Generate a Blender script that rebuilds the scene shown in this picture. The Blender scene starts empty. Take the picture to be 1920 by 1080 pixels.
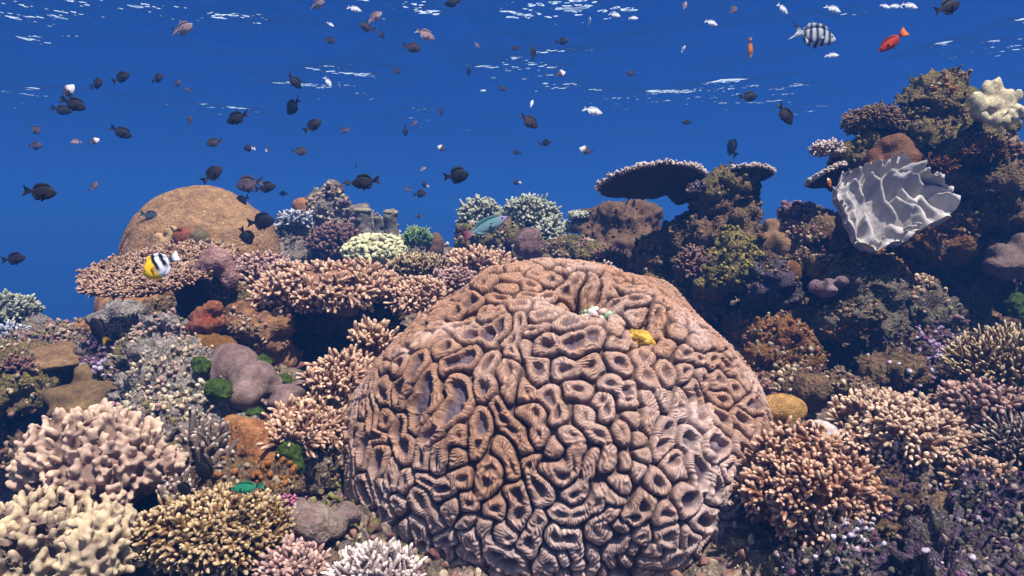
import bpy, math, random
import numpy as np
from mathutils import Vector, Matrix

# ------------------------------------------------------------------ camera, sky, sun, exposure
SC = bpy.context.scene
COL = SC.collection
FPX = 1371.0                                  # focal length in pixels of the 1920 px wide photograph
PITCH = math.atan(120 / FPX)                  # the camera looks slightly down
cam_d = bpy.data.cameras.new("camera")
cam_d.sensor_width = 36.0
cam_d.lens = 36.0 * FPX / 1920
cam_d.clip_start = 0.02
cam_d.clip_end = 2000
cam = bpy.data.objects.new("camera", cam_d)
COL.objects.link(cam)
cam.rotation_euler = (math.pi / 2 - PITCH, 0, 0)
SC.camera = cam

SUN_TO = Vector((0.24, -0.36, 0.90)).normalized()   # direction from the reef towards the sun
sun_el = math.asin(SUN_TO.z)
sun_az = math.atan2(SUN_TO.x, SUN_TO.y)
world = bpy.data.worlds.new("World")
SC.world = world
world.use_nodes = True
wn, wl = world.node_tree.nodes, world.node_tree.links
sky = wn.new("ShaderNodeTexSky")
sky.sky_type = 'NISHITA'
sky.sun_disc = False
sky.sun_elevation = sun_el
sky.sun_rotation = sun_az
wl.new(sky.outputs[0], wn["Background"].inputs[0])
wn["Background"].inputs[1].default_value = 0.05
sd = bpy.data.lights.new("sun", 'SUN')
sd.energy = 5.0
sd.angle = math.radians(0.5)
sd.color = (1.0, 0.93, 0.86)
sun = bpy.data.objects.new("sun", sd)
COL.objects.link(sun)
sun.rotation_euler = SUN_TO.to_track_quat('Z', 'Y').to_euler()
SC.view_settings.view_transform = 'Standard'
SC.view_settings.look = 'None'
SC.view_settings.gamma = 1
SC.view_settings.use_curve_mapping = False
SC.view_settings.exposure = 1.02
SC.cycles.transparent_max_bounces = 16
SC.cycles.max_bounces = 4
SC.cycles.diffuse_bounces = 2
SC.cycles.volume_bounces = 0

SURFACE_Z = 2.3
WATER_DENSITY = 0.045
RNG = np.random.default_rng(7)
random.seed(7)

# ------------------------------------------------------------------ helpers
FW = np.array([0, math.cos(PITCH), -math.sin(PITCH)])
UP = np.array([0, math.sin(PITCH), math.cos(PITCH)])
RT = np.array([1.0, 0, 0])
def P(px, py, Y):
    "point at depth Y metres that the photograph shows at pixel px, py"
    return Y * (FW + RT * (px - 960) / FPX + UP * (540 - py) / FPX)
def S(Y): return Y / FPX
def nz(a): return a / np.maximum(np.linalg.norm(a, axis=-1, keepdims=True), 1e-9)
def lin(h):
    h = h.lstrip('#'); c = [int(h[i:i + 2], 16) / 255 for i in (0, 2, 4)]
    return tuple(x / 12.92 if x <= .04045 else ((x + .055) / 1.055) ** 2.4 for x in c)

def tone(h):
    r, g, b = lin(h); return (r * .96, g * .97, b * .99)
def _hash(ix, iy, iz, seed):
    n = (ix * 73856093) ^ (iy * 19349663) ^ (iz * 83492791) ^ np.int64(seed * 2654435 + 1013)
    n = n & 0xffffffff
    n = ((n ^ (n >> 15)) * 0x2c1b3c6d) & 0xffffffff
    n = ((n ^ (n >> 12)) * 0x297a2d39) & 0xffffffff
    return (n ^ (n >> 15)) & 0xffffff
def vnoise(p, seed=0):
    i = np.floor(p).astype(np.int64); f = p - i; u = f * f * (3 - 2 * f)
    r = 0
    for dx in (0, 1):
        wx = u[:, 0] if dx else 1 - u[:, 0]
        for dy in (0, 1):
            wy = u[:, 1] if dy else 1 - u[:, 1]
            for dz in (0, 1):
                wz = u[:, 2] if dz else 1 - u[:, 2]
                r = r + wx * wy * wz * (_hash(i[:, 0] + dx, i[:, 1] + dy, i[:, 2] + dz, seed) / 0xffffff)
    return r * 2 - 1
def fbm(p, oct=4, seed=0, gain=.5):
    a, s, t = 1.0, 0, 0
    for o in range(oct):
        s = s + a * vnoise(p * 2 ** o + 17.3 * o, seed + o); t += a; a *= gain
    return s / t
def worley(p, seed=0):
    "distance to the nearest jittered cell point and a random number of that cell"
    i = np.floor(p).astype(np.int64); best = np.full(len(p), 9.0); rid = np.zeros(len(p))
    for dx in (-1, 0, 1):
        for dy in (-1, 0, 1):
            for dz in (-1, 0, 1):
                c = i + np.array([dx, dy, dz])
                h = [_hash(c[:, 0], c[:, 1], c[:, 2], seed + k) / 0xffffff for k in range(3)]
                d = np.sqrt((c[:, 0] + h[0] - p[:, 0]) ** 2 + (c[:, 1] + h[1] - p[:, 1]) ** 2 + (c[:, 2] + h[2] - p[:, 2]) ** 2)
                m = d < best
                best = np.where(m, d, best); rid = np.where(m, h[0], rid)
    return best, rid

def make_mesh(name, V, F, mat=None, attrs=None, smooth=True):
    "V (n,3); F a list of face arrays, each (m,3) or (m,4)"
    if not isinstance(F, list): F = [F]
    me = bpy.data.meshes.new(name)
    me.vertices.add(len(V)); me.vertices.foreach_set('co', np.asarray(V, np.float32).ravel())
    loops = np.concatenate([np.asarray(f, np.int32).ravel() for f in F])
    tot = np.concatenate([np.full(len(f), np.asarray(f).shape[1], np.int32) for f in F])
    me.loops.add(len(loops)); me.loops.foreach_set('vertex_index', loops)
    me.polygons.add(len(tot))
    me.polygons.foreach_set('loop_start', np.concatenate([[0], np.cumsum(tot)[:-1]]).astype(np.int32))
    if smooth: me.polygons.foreach_set('use_smooth', np.ones(len(tot), bool))
    for k, v in (attrs or {}).items():
        v = np.asarray(v, np.float32)
        if v.ndim == 1:
            a = me.attributes.new(k, 'FLOAT', 'POINT'); a.data.foreach_set('value', v)
        else:
            a = me.attributes.new(k, 'FLOAT_COLOR', 'POINT')
            a.data.foreach_set('color', np.concatenate([v, np.ones((len(v), 1), np.float32)], 1).ravel())
    me.update(calc_edges=True)
    if mat: me.materials.append(mat)
    return me
def put(name, me, loc=(0, 0, 0), parent=None, kind=None, label=None):
    o = bpy.data.objects.new(name, me); COL.objects.link(o)
    o.location = loc
    if parent: o.parent = parent
    if kind: o['kind'] = kind
    if label: o['label'] = label
    return o
def tag(o, label, cat, group=None):
    o['label'] = label; o['category'] = cat
    if group: o['group'] = group
    return o
def thing(name, label, cat, loc, group=None):
    o = bpy.data.objects.new(name, None); COL.objects.link(o)
    o.location = loc; o.empty_display_size = .05
    return tag(o, label, cat, group)

class MB:
    "collects vertices and faces of one mesh with the attributes tip and rnd"
    def __init__(s): s.V, s.F, s.T, s.R, s.n = [], [], [], [], 0
    def add(s, V, F, tip=None, rnd=None):
        V = np.asarray(V, float).reshape(-1, 3)
        for f in (F if isinstance(F, list) else [F]): s.F.append(np.asarray(f) + s.n)
        s.V.append(V); s.n += len(V)
        s.T.append(np.zeros(len(V)) if tip is None else np.broadcast_to(tip, len(V)))
        s.R.append(np.zeros(len(V)) if rnd is None else np.broadcast_to(rnd, len(V)))
        return s
    def mesh(s, name, mat):
        q = [f for f in s.F if f.shape[1] == 4]; t = [f for f in s.F if f.shape[1] == 3]
        F = ([np.concatenate(q)] if q else []) + ([np.concatenate(t)] if t else [])
        return make_mesh(name, np.concatenate(s.V), F, mat, dict(tip=np.concatenate(s.T), rnd=np.concatenate(s.R)))

PROF = dict(
    knob=[(0, .7), (.45, .85), (.75, 1.0), (.93, .7), (1.0, .08)],
    finger=[(0, 1.05), (.4, 1), (.72, .93), (.92, .62), (1, .06)],
    point=[(0, 1), (.45, .82), (.8, .55), (.95, .35), (1, .06)],
    stem=[(0, 1), (.5, .9), (1, .8)])
def tubes(B, D, L, R, prof='finger', sides=6, bend=None):
    B, D = np.asarray(B, float), nz(np.asarray(D, float)); N = len(B)
    L = np.broadcast_to(L, N).astype(float); R = np.broadcast_to(R, N).astype(float)
    ref = np.where(np.abs(D[:, 2:3]) < .8, np.array([[0, 0, 1.0]]), np.array([[1.0, 0, 0]]))
    U = nz(np.cross(D, ref)); W = np.cross(D, U)
    pr = PROF[prof]; K = len(pr); an = np.arange(sides) * 2 * math.pi / sides
    ring = U[:, None, :] * np.cos(an)[None, :, None] + W[:, None, :] * np.sin(an)[None, :, None]
    V = np.zeros((N, K, sides, 3)); T = np.zeros((N, K, sides))
    for k, (t, r) in enumerate(pr):
        c = B + D * (L * t)[:, None]
        if bend is not None: c = c + bend * (t * t * L)[:, None]
        V[:, k] = c[:, None, :] + ring * (R * r)[:, None, None]
        T[:, k] = t
    idx = np.arange(N * K * sides).reshape(N, K, sides)
    a = idx[:, :-1, :]; b = idx[:, 1:, :]
    F = np.stack([a, np.roll(a, -1, 2), np.roll(b, -1, 2), b], -1).reshape(-1, 4)
    rnd = np.repeat(RNG.random(N), K * sides)
    return V.reshape(-1, 3), F, T.ravel(), rnd
def uvsphere(nu=32, nv=18):
    th = np.linspace(0.02, math.pi - .02, nv); ph = np.arange(nu) * 2 * math.pi / nu
    V = np.stack([np.outer(np.sin(th), np.cos(ph)), np.outer(np.sin(th), np.sin(ph)), np.outer(np.cos(th), np.ones(nu))], -1)
    idx = np.arange(nu * nv).reshape(nv, nu); a, b = idx[:-1], idx[1:]
    F = np.stack([a, b, np.roll(b, -1, 1), np.roll(a, -1, 1)], -1).reshape(-1, 4)
    return V.reshape(-1, 3), F
def fib(n):
    i = np.arange(n) + .5; z = 1 - 2 * i / n; r = np.sqrt(1 - z * z); a = i * 2.399963
    return np.stack([r * np.cos(a), r * np.sin(a), z], -1)

_ico = None
def ico():
    global _ico
    if _ico is None:
        import bmesh
        bm = bmesh.new(); bmesh.ops.create_icosphere(bm, subdivisions=3, radius=1)
        me = bpy.data.meshes.new("t"); bm.to_mesh(me); bm.free()
        V = np.zeros(len(me.vertices) * 3); me.vertices.foreach_get('co', V)
        F = np.zeros(len(me.polygons) * 3, np.int32); me.polygons.foreach_get('vertices', F)
        bpy.data.meshes.remove(me)
        _ico = (V.reshape(-1, 3), F.reshape(-1, 3))
    return _ico
def remesh(lumps, vox, wob=.12, seed=0):
    "one watertight skin round ellipsoids (centre, radii); returns vertices, quads, normals"
    V0, F0 = ico(); Vs, Fs, n = [], [], 0
    for j, (c, r) in enumerate(lumps):
        w = 1 + wob * vnoise(V0 * 1.7 + 13.1 * j + seed, seed)[:, None]
        Vs.append(V0 * w * np.asarray(r) + np.asarray(c)); Fs.append(F0 + n); n += len(V0)
    me = make_mesh("t", np.concatenate(Vs), np.concatenate(Fs))
    o = bpy.data.objects.new("t", me); COL.objects.link(o)
    m = o.modifiers.new("r", 'REMESH'); m.mode = 'VOXEL'; m.voxel_size = vox
    dg = bpy.context.evaluated_depsgraph_get()
    me2 = bpy.data.meshes.new_from_object(o.evaluated_get(dg))
    V = np.zeros(len(me2.vertices) * 3); me2.vertices.foreach_get('co', V)
    F = np.zeros(len(me2.loops), np.int32); me2.loops.foreach_get('vertex_index', F)
    V = V.reshape(-1, 3); F = F.reshape(-1, 4)
    bpy.data.objects.remove(o); bpy.data.meshes.remove(me); bpy.data.meshes.remove(me2)
    V = relax(V, F, 3)
    return V, F, vnormals(V, F)
def relax(V, F, it):
    e = np.concatenate([F[:, [0, 1]], F[:, [1, 2]], F[:, [2, 3]], F[:, [3, 0]]])
    cnt = np.bincount(e[:, 0], minlength=len(V)) + np.bincount(e[:, 1], minlength=len(V))
    for _ in range(it):
        A = np.stack([np.bincount(e[:, 0], V[e[:, 1], k], len(V)) + np.bincount(e[:, 1], V[e[:, 0], k], len(V)) for k in range(3)], -1)
        V = V * .5 + .5 * A / np.maximum(cnt, 1)[:, None]
    return V
def vnormals(V, F):
    n = np.cross(V[F[:, 2]] - V[F[:, 0]], V[F[:, 3]] - V[F[:, 1]]) if F.shape[1] == 4 else np.cross(V[F[:, 1]] - V[F[:, 0]], V[F[:, 2]] - V[F[:, 0]])
    N = np.zeros_like(V)
    for k in range(3):
        N[:, k] = sum(np.bincount(F[:, j], n[:, k], len(V)) for j in range(F.shape[1]))
    return nz(N)

# ------------------------------------------------------------------ materials
class NT:
    def __init__(s, name):
        s.m = bpy.data.materials.new(name); s.m.use_nodes = True
        s.t = s.m.node_tree; s.t.nodes.clear()
        s.out = s.n('OutputMaterial')
    def n(s, typ, **kw):
        nd = s.t.nodes.new('ShaderNode' + typ)
        for k, v in kw.items(): setattr(nd, k, v)
        return nd
    def set(s, sock, v):
        if hasattr(v, 'outputs'): v = v.outputs[0]
        if isinstance(v, bpy.types.NodeSocket): s.t.links.new(v, sock)
        elif isinstance(v, (tuple, list)) and len(v) == 3 and len(sock.default_value) == 4: sock.default_value = (*v, 1)
        else: sock.default_value = v
    def coord(s): return s.n('TexCoord').outputs['Object']
    def noise(s, scale, detail=3, rough=.55, vec=None):
        nd = s.n('TexNoise'); s.set(nd.inputs['Scale'], scale); s.set(nd.inputs['Detail'], detail); s.set(nd.inputs['Roughness'], rough)
        s.set(nd.inputs['Vector'], vec if vec is not None else s.coord()); return nd.outputs[0]
    def voro(s, scale, out='Distance', vec=None):
        nd = s.n('TexVoronoi'); s.set(nd.inputs['Scale'], scale); s.set(nd.inputs['Vector'], vec if vec is not None else s.coord()); return nd.outputs[out]
    def attr(s, name, out='Fac'):
        nd = s.n('Attribute', attribute_name=name); return nd.outputs[out]
    def ramp(s, fac, stops, interp='LINEAR'):
        nd = s.n('ValToRGB'); nd.color_ramp.interpolation = interp
        el = nd.color_ramp.elements
        while len(el) < len(stops): el.new(.5)
        for e, (p, c) in zip(el, stops):
            e.position = p; e.color = (*(c if isinstance(c, (tuple, list)) else (c, c, c)), 1)
        s.set(nd.inputs[0], fac); return nd.outputs[0]
    def mix(s, fac, a, b, mode='MIX'):
        nd = s.n('MixRGB', blend_type=mode)
        s.set(nd.inputs[0], fac); s.set(nd.inputs[1], a); s.set(nd.inputs[2], b); return nd.outputs[0]
    def math(s, op, a, b=0.0):
        nd = s.n('Math', operation=op); s.set(nd.inputs[0], a); s.set(nd.inputs[1], b); return nd.outputs[0]
    def maprange(s, v, a, b, c, d):
        nd = s.n('MapRange'); nd.interpolation_type = 'SMOOTHSTEP'
        for i, x in enumerate((v, a, b, c, d)): s.set(nd.inputs[i], x)
        return nd.outputs[0]
    def finish(s, col, rough=.85, bump=None, bstr=.5, bdist=.004, spec=.2):
        b = s.n('BsdfPrincipled'); s.set(b.inputs['Base Color'], col); s.set(b.inputs['Roughness'], rough)
        b.inputs['Specular IOR Level'].default_value = spec
        if bump is not None:
            bn = s.n('Bump'); s.set(bn.inputs['Height'], bump); bn.inputs['Strength'].default_value = bstr; bn.inputs['Distance'].default_value = bdist
            s.set(b.inputs['Normal'], bn.outputs[0])
        s.set(s.out.inputs[0], b.outputs[0]); return s.m
_mats = {}
def coral_mat(name, base, tip, tipstart=.45, vary=.35, patch=None, fine=220, bd=.003):
    "branch colour from base to paler growing tip, patchy"
    if name in _mats: return _mats[name]
    t = NT(name); f = t.attr('tip')
    c = t.mix(t.maprange(f, tipstart, 1.0, 0.0, 1.0), tone(base), tone(tip))
    n1 = t.noise(9, 3)
    c = t.mix(t.maprange(n1, .35, .68, 0.0, .55), c, tone(patch or base))
    v = t.maprange(t.noise(60, 2), .3, .7, 1 - vary, 1 + vary * .5)
    c = t.mix(1.0, c, v, 'MULTIPLY')
    r = t.maprange(t.attr('rnd'), 0.0, 1.0, .8, 1.15)
    c = t.mix(1.0, c, r, 'MULTIPLY')
    _mats[name] = t.finish(c, .8, t.math('ADD', t.noise(fine, 2), t.voro(fine * .8)), .5, bd)
    return _mats[name]
def rock_mat(name, cols, speck='#c8b8b0', speck_amt=.5, scale=7):
    "reef rock under patches of turf, crust and small growths"
    if name in _mats: return _mats[name]
    t = NT(name)
    n1 = t.noise(scale, 5, .65)
    k = len(cols)
    c = t.ramp(n1, [(.28 + .44 * i / (k - 1), tone(x)) for i, x in enumerate(cols)])
    n2 = t.noise(scale * 5, 4, .6)
    c = t.mix(t.maprange(n2, .5, .72, 0.0, .8), c, tone(cols[-1]))
    c = t.mix(t.maprange(t.noise(scale * 3.1, 3), .55, .7, 0.0, .7), c, tone(cols[0]))
    v = t.maprange(t.noise(scale * 14, 3, .7), .3, .7, .45, 1.4)
    c = t.mix(1.0, c, v, 'MULTIPLY')
    sp = t.math('MULTIPLY', t.maprange(t.voro(scale * 11), .12, .3, 1.0, 0.0), t.maprange(t.noise(scale * 2.3, 2), .48, .6, 0.0, speck_amt))
    c = t.mix(sp, c, tone(speck))
    h = t.math('ADD', t.math('MULTIPLY', t.noise(scale * 9, 5, .7), 1.5), t.voro(scale * 13))
    _mats[name] = t.finish(c, .9, h, .9, .012)
    return _mats[name]
def crust_mat(name, cols):
    if name in _mats: return _mats[name]
    t = NT(name); k = len(cols)
    c = t.ramp(t.attr('rnd'), [(i / k, tone(x)) for i, x in enumerate(cols)], 'CONSTANT')
    c = t.mix(1.0, c, t.maprange(t.attr('tip'), 0.0, 1.0, .75, 1.2), 'MULTIPLY')
    c = t.mix(1.0, c, t.maprange(t.noise(90, 2), .3, .7, .65, 1.25), 'MULTIPLY')
    _mats[name] = t.finish(c, .85, t.noise(260, 2), .5, .003)
    return _mats[name]
def smooth_mat(name, a, b, speck=None, scale=10, pore=150, bd=.002, stretch=None):
    if name in _mats: return _mats[name]
    t = NT(name); vec = t.coord()
    if stretch:
        mp = t.n('Mapping'); t.set(mp.inputs[0], vec); mp.inputs['Scale'].default_value = stretch; vec = mp.outputs[0]
    c = t.mix(t.maprange(t.noise(scale, 5, .65, vec), .34, .66, 0.0, 1.0), tone(a), tone(b))
    c = t.mix(1.0, c, t.maprange(t.noise(scale * 9, 3), .3, .7, .8, 1.2), 'MULTIPLY')
    if speck:
        sp = t.math('MULTIPLY', t.maprange(t.voro(scale * 6), .1, .26, 1.0, 0.0), t.maprange(t.noise(scale * 1.6, 2), .45, .6, 0.0, .9))
        c = t.mix(sp, c, tone(speck))
    c = t.mix(1.0, c, t.maprange(t.noise(scale * 2.7, 4, .7), .32, .68, .68, 1.18), 'MULTIPLY')
    c = t.mix(t.maprange(t.voro(pore * .55), .1, .3, .35, 0.0), c, (.02, .015, .012))
    _mats[name] = t.finish(c, .75, t.math('ADD', t.voro(pore * .7), t.math('MULTIPLY', t.noise(scale * 5, 5, .65), 1.5)), .7, bd * 1.6)
    return _mats[name]
def col_mat(name, rough=.55, spec=.4):
    if name in _mats: return _mats[name]
    t = NT(name)
    c = t.mix(1.0, t.attr('col', 'Color'), t.maprange(t.noise(70, 2), .3, .7, .8, 1.15), 'MULTIPLY')
    _mats[name] = t.finish(c, rough, None, spec=spec)
    return _mats[name]

# ------------------------------------------------------------------ builders
def colony(name, label, cat, px, py, Y, rx, ry, mat, n=120, L=.05, R=.008, k=5, spread=.7, prof='knob', zmin=-.25,
           lump=.22, sec=.6, up=.25, depth=None, sides=6, group=None, jit=.3, tilt=None, R2=.8, parts=('coral_base', 'branches'), fuse=0):
    "branching colony filling the ellipse px, py, rx, ry: a core and branches standing on it"
    c = P(px, py, Y); s = S(Y)
    ax = np.array([rx * s, depth or rx * s * .85, ry * s])
    d = fib(int(n * 2 / (1 - zmin))); d = nz(d + RNG.normal(0, .06, d.shape)); d = d[d[:, 2] > zmin]
    sd = int(px * 7 + py)
    sc = 1 + lump * vnoise(d * 2.4 + sd % 97, sd % 1000)
    surf = d * ax * sc[:, None]
    dr = nz(nz(d / ax) + np.array([0, 0, up]) + RNG.normal(0, jit, d.shape) * .5)
    Ln = L * RNG.uniform(.75, 1.2, len(d))
    mb = MB()
    if k == 0:
        mb.add(*tubes(surf - dr * Ln[:, None], dr, Ln, R * RNG.uniform(.8, 1.2, len(d)), prof, sides, RNG.normal(0, .12, d.shape)))
    else:
        B = surf - dr * Ln[:, None]
        V, F, T, Rr = tubes(B, dr, Ln * .8, R, 'stem', 5)
        mb.add(V, F, T * .4, Rr)
        i = np.repeat(np.arange(len(d)), k)
        t = RNG.uniform(.35, .8, len(i))
        D2 = nz(dr[i] + RNG.normal(0, spread, (len(i), 3)))
        D2 = np.where((np.sum(D2 * dr[i], 1) < .1)[:, None], nz(D2 + dr[i]), D2)
        L2 = np.maximum(Ln[i] * sec * RNG.uniform(.7, 1.25, len(i)), R * 1.6)
        V, F, T, Rr = tubes(B[i] + dr[i] * (Ln[i] * t)[:, None], D2, L2, R * R2 * RNG.uniform(.8, 1.2, len(i)), prof, sides, RNG.normal(0, .12, (len(i), 3)))
        mb.add(V, F, T, Rr)
    V0, F0 = uvsphere(40, 22)
    rc = np.maximum(1 + lump * vnoise(V0 * 2.4 + sd % 97, sd % 1000)[:, None] - L * .62 / ax.mean(), .3)
    core = MB().add(V0 * ax * rc * np.array([1, 1, 1.0]), F0, 0.0, .5)
    ob = thing(name, label, cat, c, group)
    if tilt: ob.rotation_euler = tilt
    if fuse:
        # soft coral: fingers and base are one fleshy skin
        me = make_mesh("t", np.concatenate(mb.V + core.V), np.concatenate([f for f in mb.F] + [f + mb.n for f in core.F]))
        o = bpy.data.objects.new("t", me); COL.objects.link(o)
        m = o.modifiers.new("r", 'REMESH'); m.mode = 'VOXEL'; m.voxel_size = fuse
        me2 = bpy.data.meshes.new_from_object(o.evaluated_get(bpy.context.evaluated_depsgraph_get()))
        V = np.zeros(len(me2.vertices) * 3); me2.vertices.foreach_get('co', V); V = V.reshape(-1, 3)
        F = np.zeros(len(me2.loops), np.int32); me2.loops.foreach_get('vertex_index', F); F = F.reshape(-1, 4)
        bpy.data.objects.remove(o); bpy.data.meshes.remove(me); bpy.data.meshes.remove(me2)
        V = relax(V, F, 2)
        dn = nz(V / ax); rho = np.linalg.norm(V / ax, axis=1) / (1 + lump * vnoise(dn * 2.4 + sd % 97, sd % 1000))
        tip = np.clip((rho - (1 - L * .85 / ax.mean())) / (L * .95 / ax.mean()), 0, 1)
        bpy.data.objects.remove(ob)
        return tag(put(name, MB().add(V, F, tip, .5).mesh(name, mat), c), label, cat, group)
    put(parts[0], core.mesh(parts[0], mat), parent=ob)
    for k_ in range(len(mb.V)):
        q = mb.V[k_]; mb.V[k_] = q + np.stack([vnoise(q * .55 / R, s_) for s_ in (81, 82, 83)], -1) * R * .42
    put(parts[1], mb.mesh(parts[1], mat), parent=ob)
    return ob

def table_coral(name, label, px, py, Y, rx, depth, mat, under, tilt=(0, 0, 0), thick=.02, n=900, L=.03, R=.006, stalk=None, k=2,
                dish=.04, seed=1, spread=.6, outline=.14, tipup=1.0):
    "flat plate of fused branches on a short stalk, upright branchlets on top and at the rim"
    c = P(px, py, Y); a = rx * S(Y)
    nr, na = 16, 96
    r = np.linspace(.001, 1, nr) ** .8; th = np.arange(na) * 2 * math.pi / na
    out = 1 + outline * (vnoise(np.stack([np.cos(th) * 1.6, np.sin(th) * 1.6, 0 * th + seed], -1), seed)) + .03 * vnoise(np.stack([np.cos(th) * 9, np.sin(th) * 9, 0 * th], -1), seed)
    X = np.outer(r, np.cos(th) * out) * a; Y_ = np.outer(r, np.sin(th) * out) * depth
    Zt = dish * np.outer(r ** 2, np.ones(na)) + .012 * vnoise(np.stack([X.ravel() * 14, Y_.ravel() * 14, 0 * X.ravel()], -1), seed).reshape(nr, na)
    rib = .006 * np.sin(np.outer(np.ones(nr), th * 34) + 3 * X / a)
    Zb = Zt - thick * np.outer(1.15 - .95 * r ** 3, np.ones(na)) - .03 * np.outer(np.exp(-(r / .3) ** 2), np.ones(na)) + rib * np.outer(r, np.ones(na))
    Vt = np.stack([X, Y_, Zt], -1).reshape(-1, 3); Vb = np.stack([X, Y_, Zb], -1).reshape(-1, 3)
    i = np.arange(nr * na).reshape(nr, na); p, q = i[:-1], i[1:]
    Ft = np.stack([p, q, np.roll(q, -1, 1), np.roll(p, -1, 1)], -1).reshape(-1, 4)
    Fb = Ft[:, ::-1] + nr * na
    e = i[-1]; Fe = np.stack([e, e + nr * na, np.roll(e, -1) + nr * na, np.roll(e, -1)], -1)
    ob = thing(name, label, 'coral', c); ob.rotation_euler = tilt
    plate = MB().add(np.concatenate([Vt, Vb]), [Ft, Fb, Fe], 0.0, .4)
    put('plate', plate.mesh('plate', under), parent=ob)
    u = np.sqrt(RNG.random(n)) * .99; t_ = RNG.random(n) * 2 * math.pi
    o_ = np.interp(t_, np.append(th, 2 * math.pi), np.append(out, out[0]))
    B = np.stack([u * np.cos(t_) * o_ * a, u * np.sin(t_) * o_ * depth, dish * u ** 2 - .004], -1)
    rad = np.stack([np.cos(t_), np.sin(t_), 0 * t_], -1)
    D = nz(np.array([0, 0, tipup]) + rad * (u ** 3)[:, None] * 1.1 + RNG.normal(0, .22, (n, 3)))
    mb = MB(); Ln = L * RNG.uniform(.6, 1.2, n)
    mb.add(*tubes(B, D, Ln, R, 'finger', 5))
    if k:
        j = np.repeat(np.arange(n), k)
        mb.add(*tubes(B[j] + D[j] * (Ln[j] * RNG.uniform(.3, .7, len(j)))[:, None], nz(D[j] + RNG.normal(0, spread, (len(j), 3))), Ln[j] * .55, R * .85, 'finger', 5))
    m = 260; t_ = np.arange(m) * 2 * math.pi / m + RNG.normal(0, .01, m)
    o_ = np.interp(t_ % (2 * math.pi), np.append(th, 2 * math.pi), np.append(out, out[0]))
    B = np.stack([np.cos(t_) * o_ * a * .97, np.sin(t_) * o_ * depth * .97, dish + RNG.uniform(-.7, .1, m) * thick * .5], -1)
    D = nz(np.stack([np.cos(t_), np.sin(t_), 0 * t_ + .35], -1) + RNG.normal(0, .25, (m, 3)))
    mb.add(*tubes(B, D, L * RNG.uniform(.5, 1.0, m), R * .9, 'finger', 5))
    put('branchlets', mb.mesh('branchlets', mat), parent=ob)
    if stalk:
        s0, s1, w = stalk
        M = Matrix.Translation(Vector(c)) @ ob.rotation_euler.to_matrix().to_4x4()
        Mi = np.array(M.inverted())
        pts = [np.array(s0), (np.array(s0) + np.array(s1)) / 2, np.array(s1)]
        pts = [Mi[:3, :3] @ x + Mi[:3, 3] for x in pts]
        V, F, N = remesh([(pts[0], (w * 1.5,) * 3), (pts[1], (w,) * 3), ((pts[0] + pts[1]) / 2, (w,) * 3), ((pts[2] + pts[1]) / 2, (w,) * 3), (pts[2], (w * 1.3,) * 3)], w * .22, .2, seed)
        V = V + N * (w * .25 * fbm(V * 30, 3, seed))[:, None]
        put('stalk', MB().add(V, F, 0, .5).mesh('stalk', under), parent=ob)
    return ob

def rock_skin(lumps, Y0, vox, amp, freq, seed, nod=.5, wob=.2):
    L = []
    for l in lumps:
        px, py, Y, rx, ry = l[:5]; s = S(Y)
        L.append((P(px, py, Y), (rx * s, l[5] if len(l) > 5 else rx * s * .9, ry * s)))
    V, F, N = remesh(L, vox, wob, seed)
    d = 1.15 * amp * (fbm(V * freq * .8, 5, seed, .55) * 1.9 + .6 * (1 - 2 * np.abs(vnoise(V * freq * 1.9, seed + 9))))
    w, _ = worley(V * freq * 4.2, seed + 3)
    d = d + nod * amp * (.55 - w)
    w, _ = worley(V * freq * 10, seed + 5)
    d = d + nod * amp * .3 * (.5 - w)
    V = V + N * d[:, None]
    return V, F
def rock(name, label, cat, lumps, mat, vox=.014, amp=.03, freq=7, seed=1, nod=1.0, crust=None, ncrust=0, csize=.012, turf=None, nturf=0, group=None, tl=.02):
    V, F = rock_skin(lumps, 0, vox, amp, freq, seed, nod)
    c = P(*lumps[0][:3]); c = np.array([c[0], c[1], V[:, 2].min()])
    ob = thing(name, label, cat, c, group)
    V = V - c
    put('rock_body', MB().add(V, F, 0, 0).mesh('rock_body', mat), parent=ob)
    N = vnormals(V, F)
    grow(ob, V, N, crust, int(ncrust * (.45 if crust in (C_DARK, T_OLIVE, T_BROWN) else .8)), csize, seed)
    if nturf: tufts(ob, V, N, turf, int(nturf * .8), tl * .6, seed)
    return ob
def grow(ob, V, N, mat, n, size, seed=0, name='encrusting_growth'):
    if not n: return
    w = np.clip(.25 + N[:, 2] * .6 - N[:, 1] * .35, 0.02, 1) * np.clip(vnoise(V * 9, seed + 40) + .35, 0.02, 1)
    i = RNG.choice(len(V), n, p=w / w.sum())
    D = nz(N[i] + RNG.normal(0, .5, (n, 3)) + np.array([0, 0, .3])); L = size * np.minimum(RNG.lognormal(0, .4, n), 1.7)
    rn = np.clip(.5 + .75 * vnoise(V[i] * 5, seed + 50) + RNG.normal(0, .14, n), 0, .999)
    Vv, F, T, _ = tubes(V[i] - D * L[:, None] * .4, D, L * 1.5, L * RNG.uniform(.35, .7, n), 'knob', 6)
    Vv = Vv + np.stack([vnoise(Vv * .9 / size, s_) for s_ in (61, 62, 63)], -1) * size * .38
    put(name, MB().add(Vv, F, T, np.repeat(rn, 30)).mesh(name, mat), parent=ob, kind='stuff')
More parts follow.
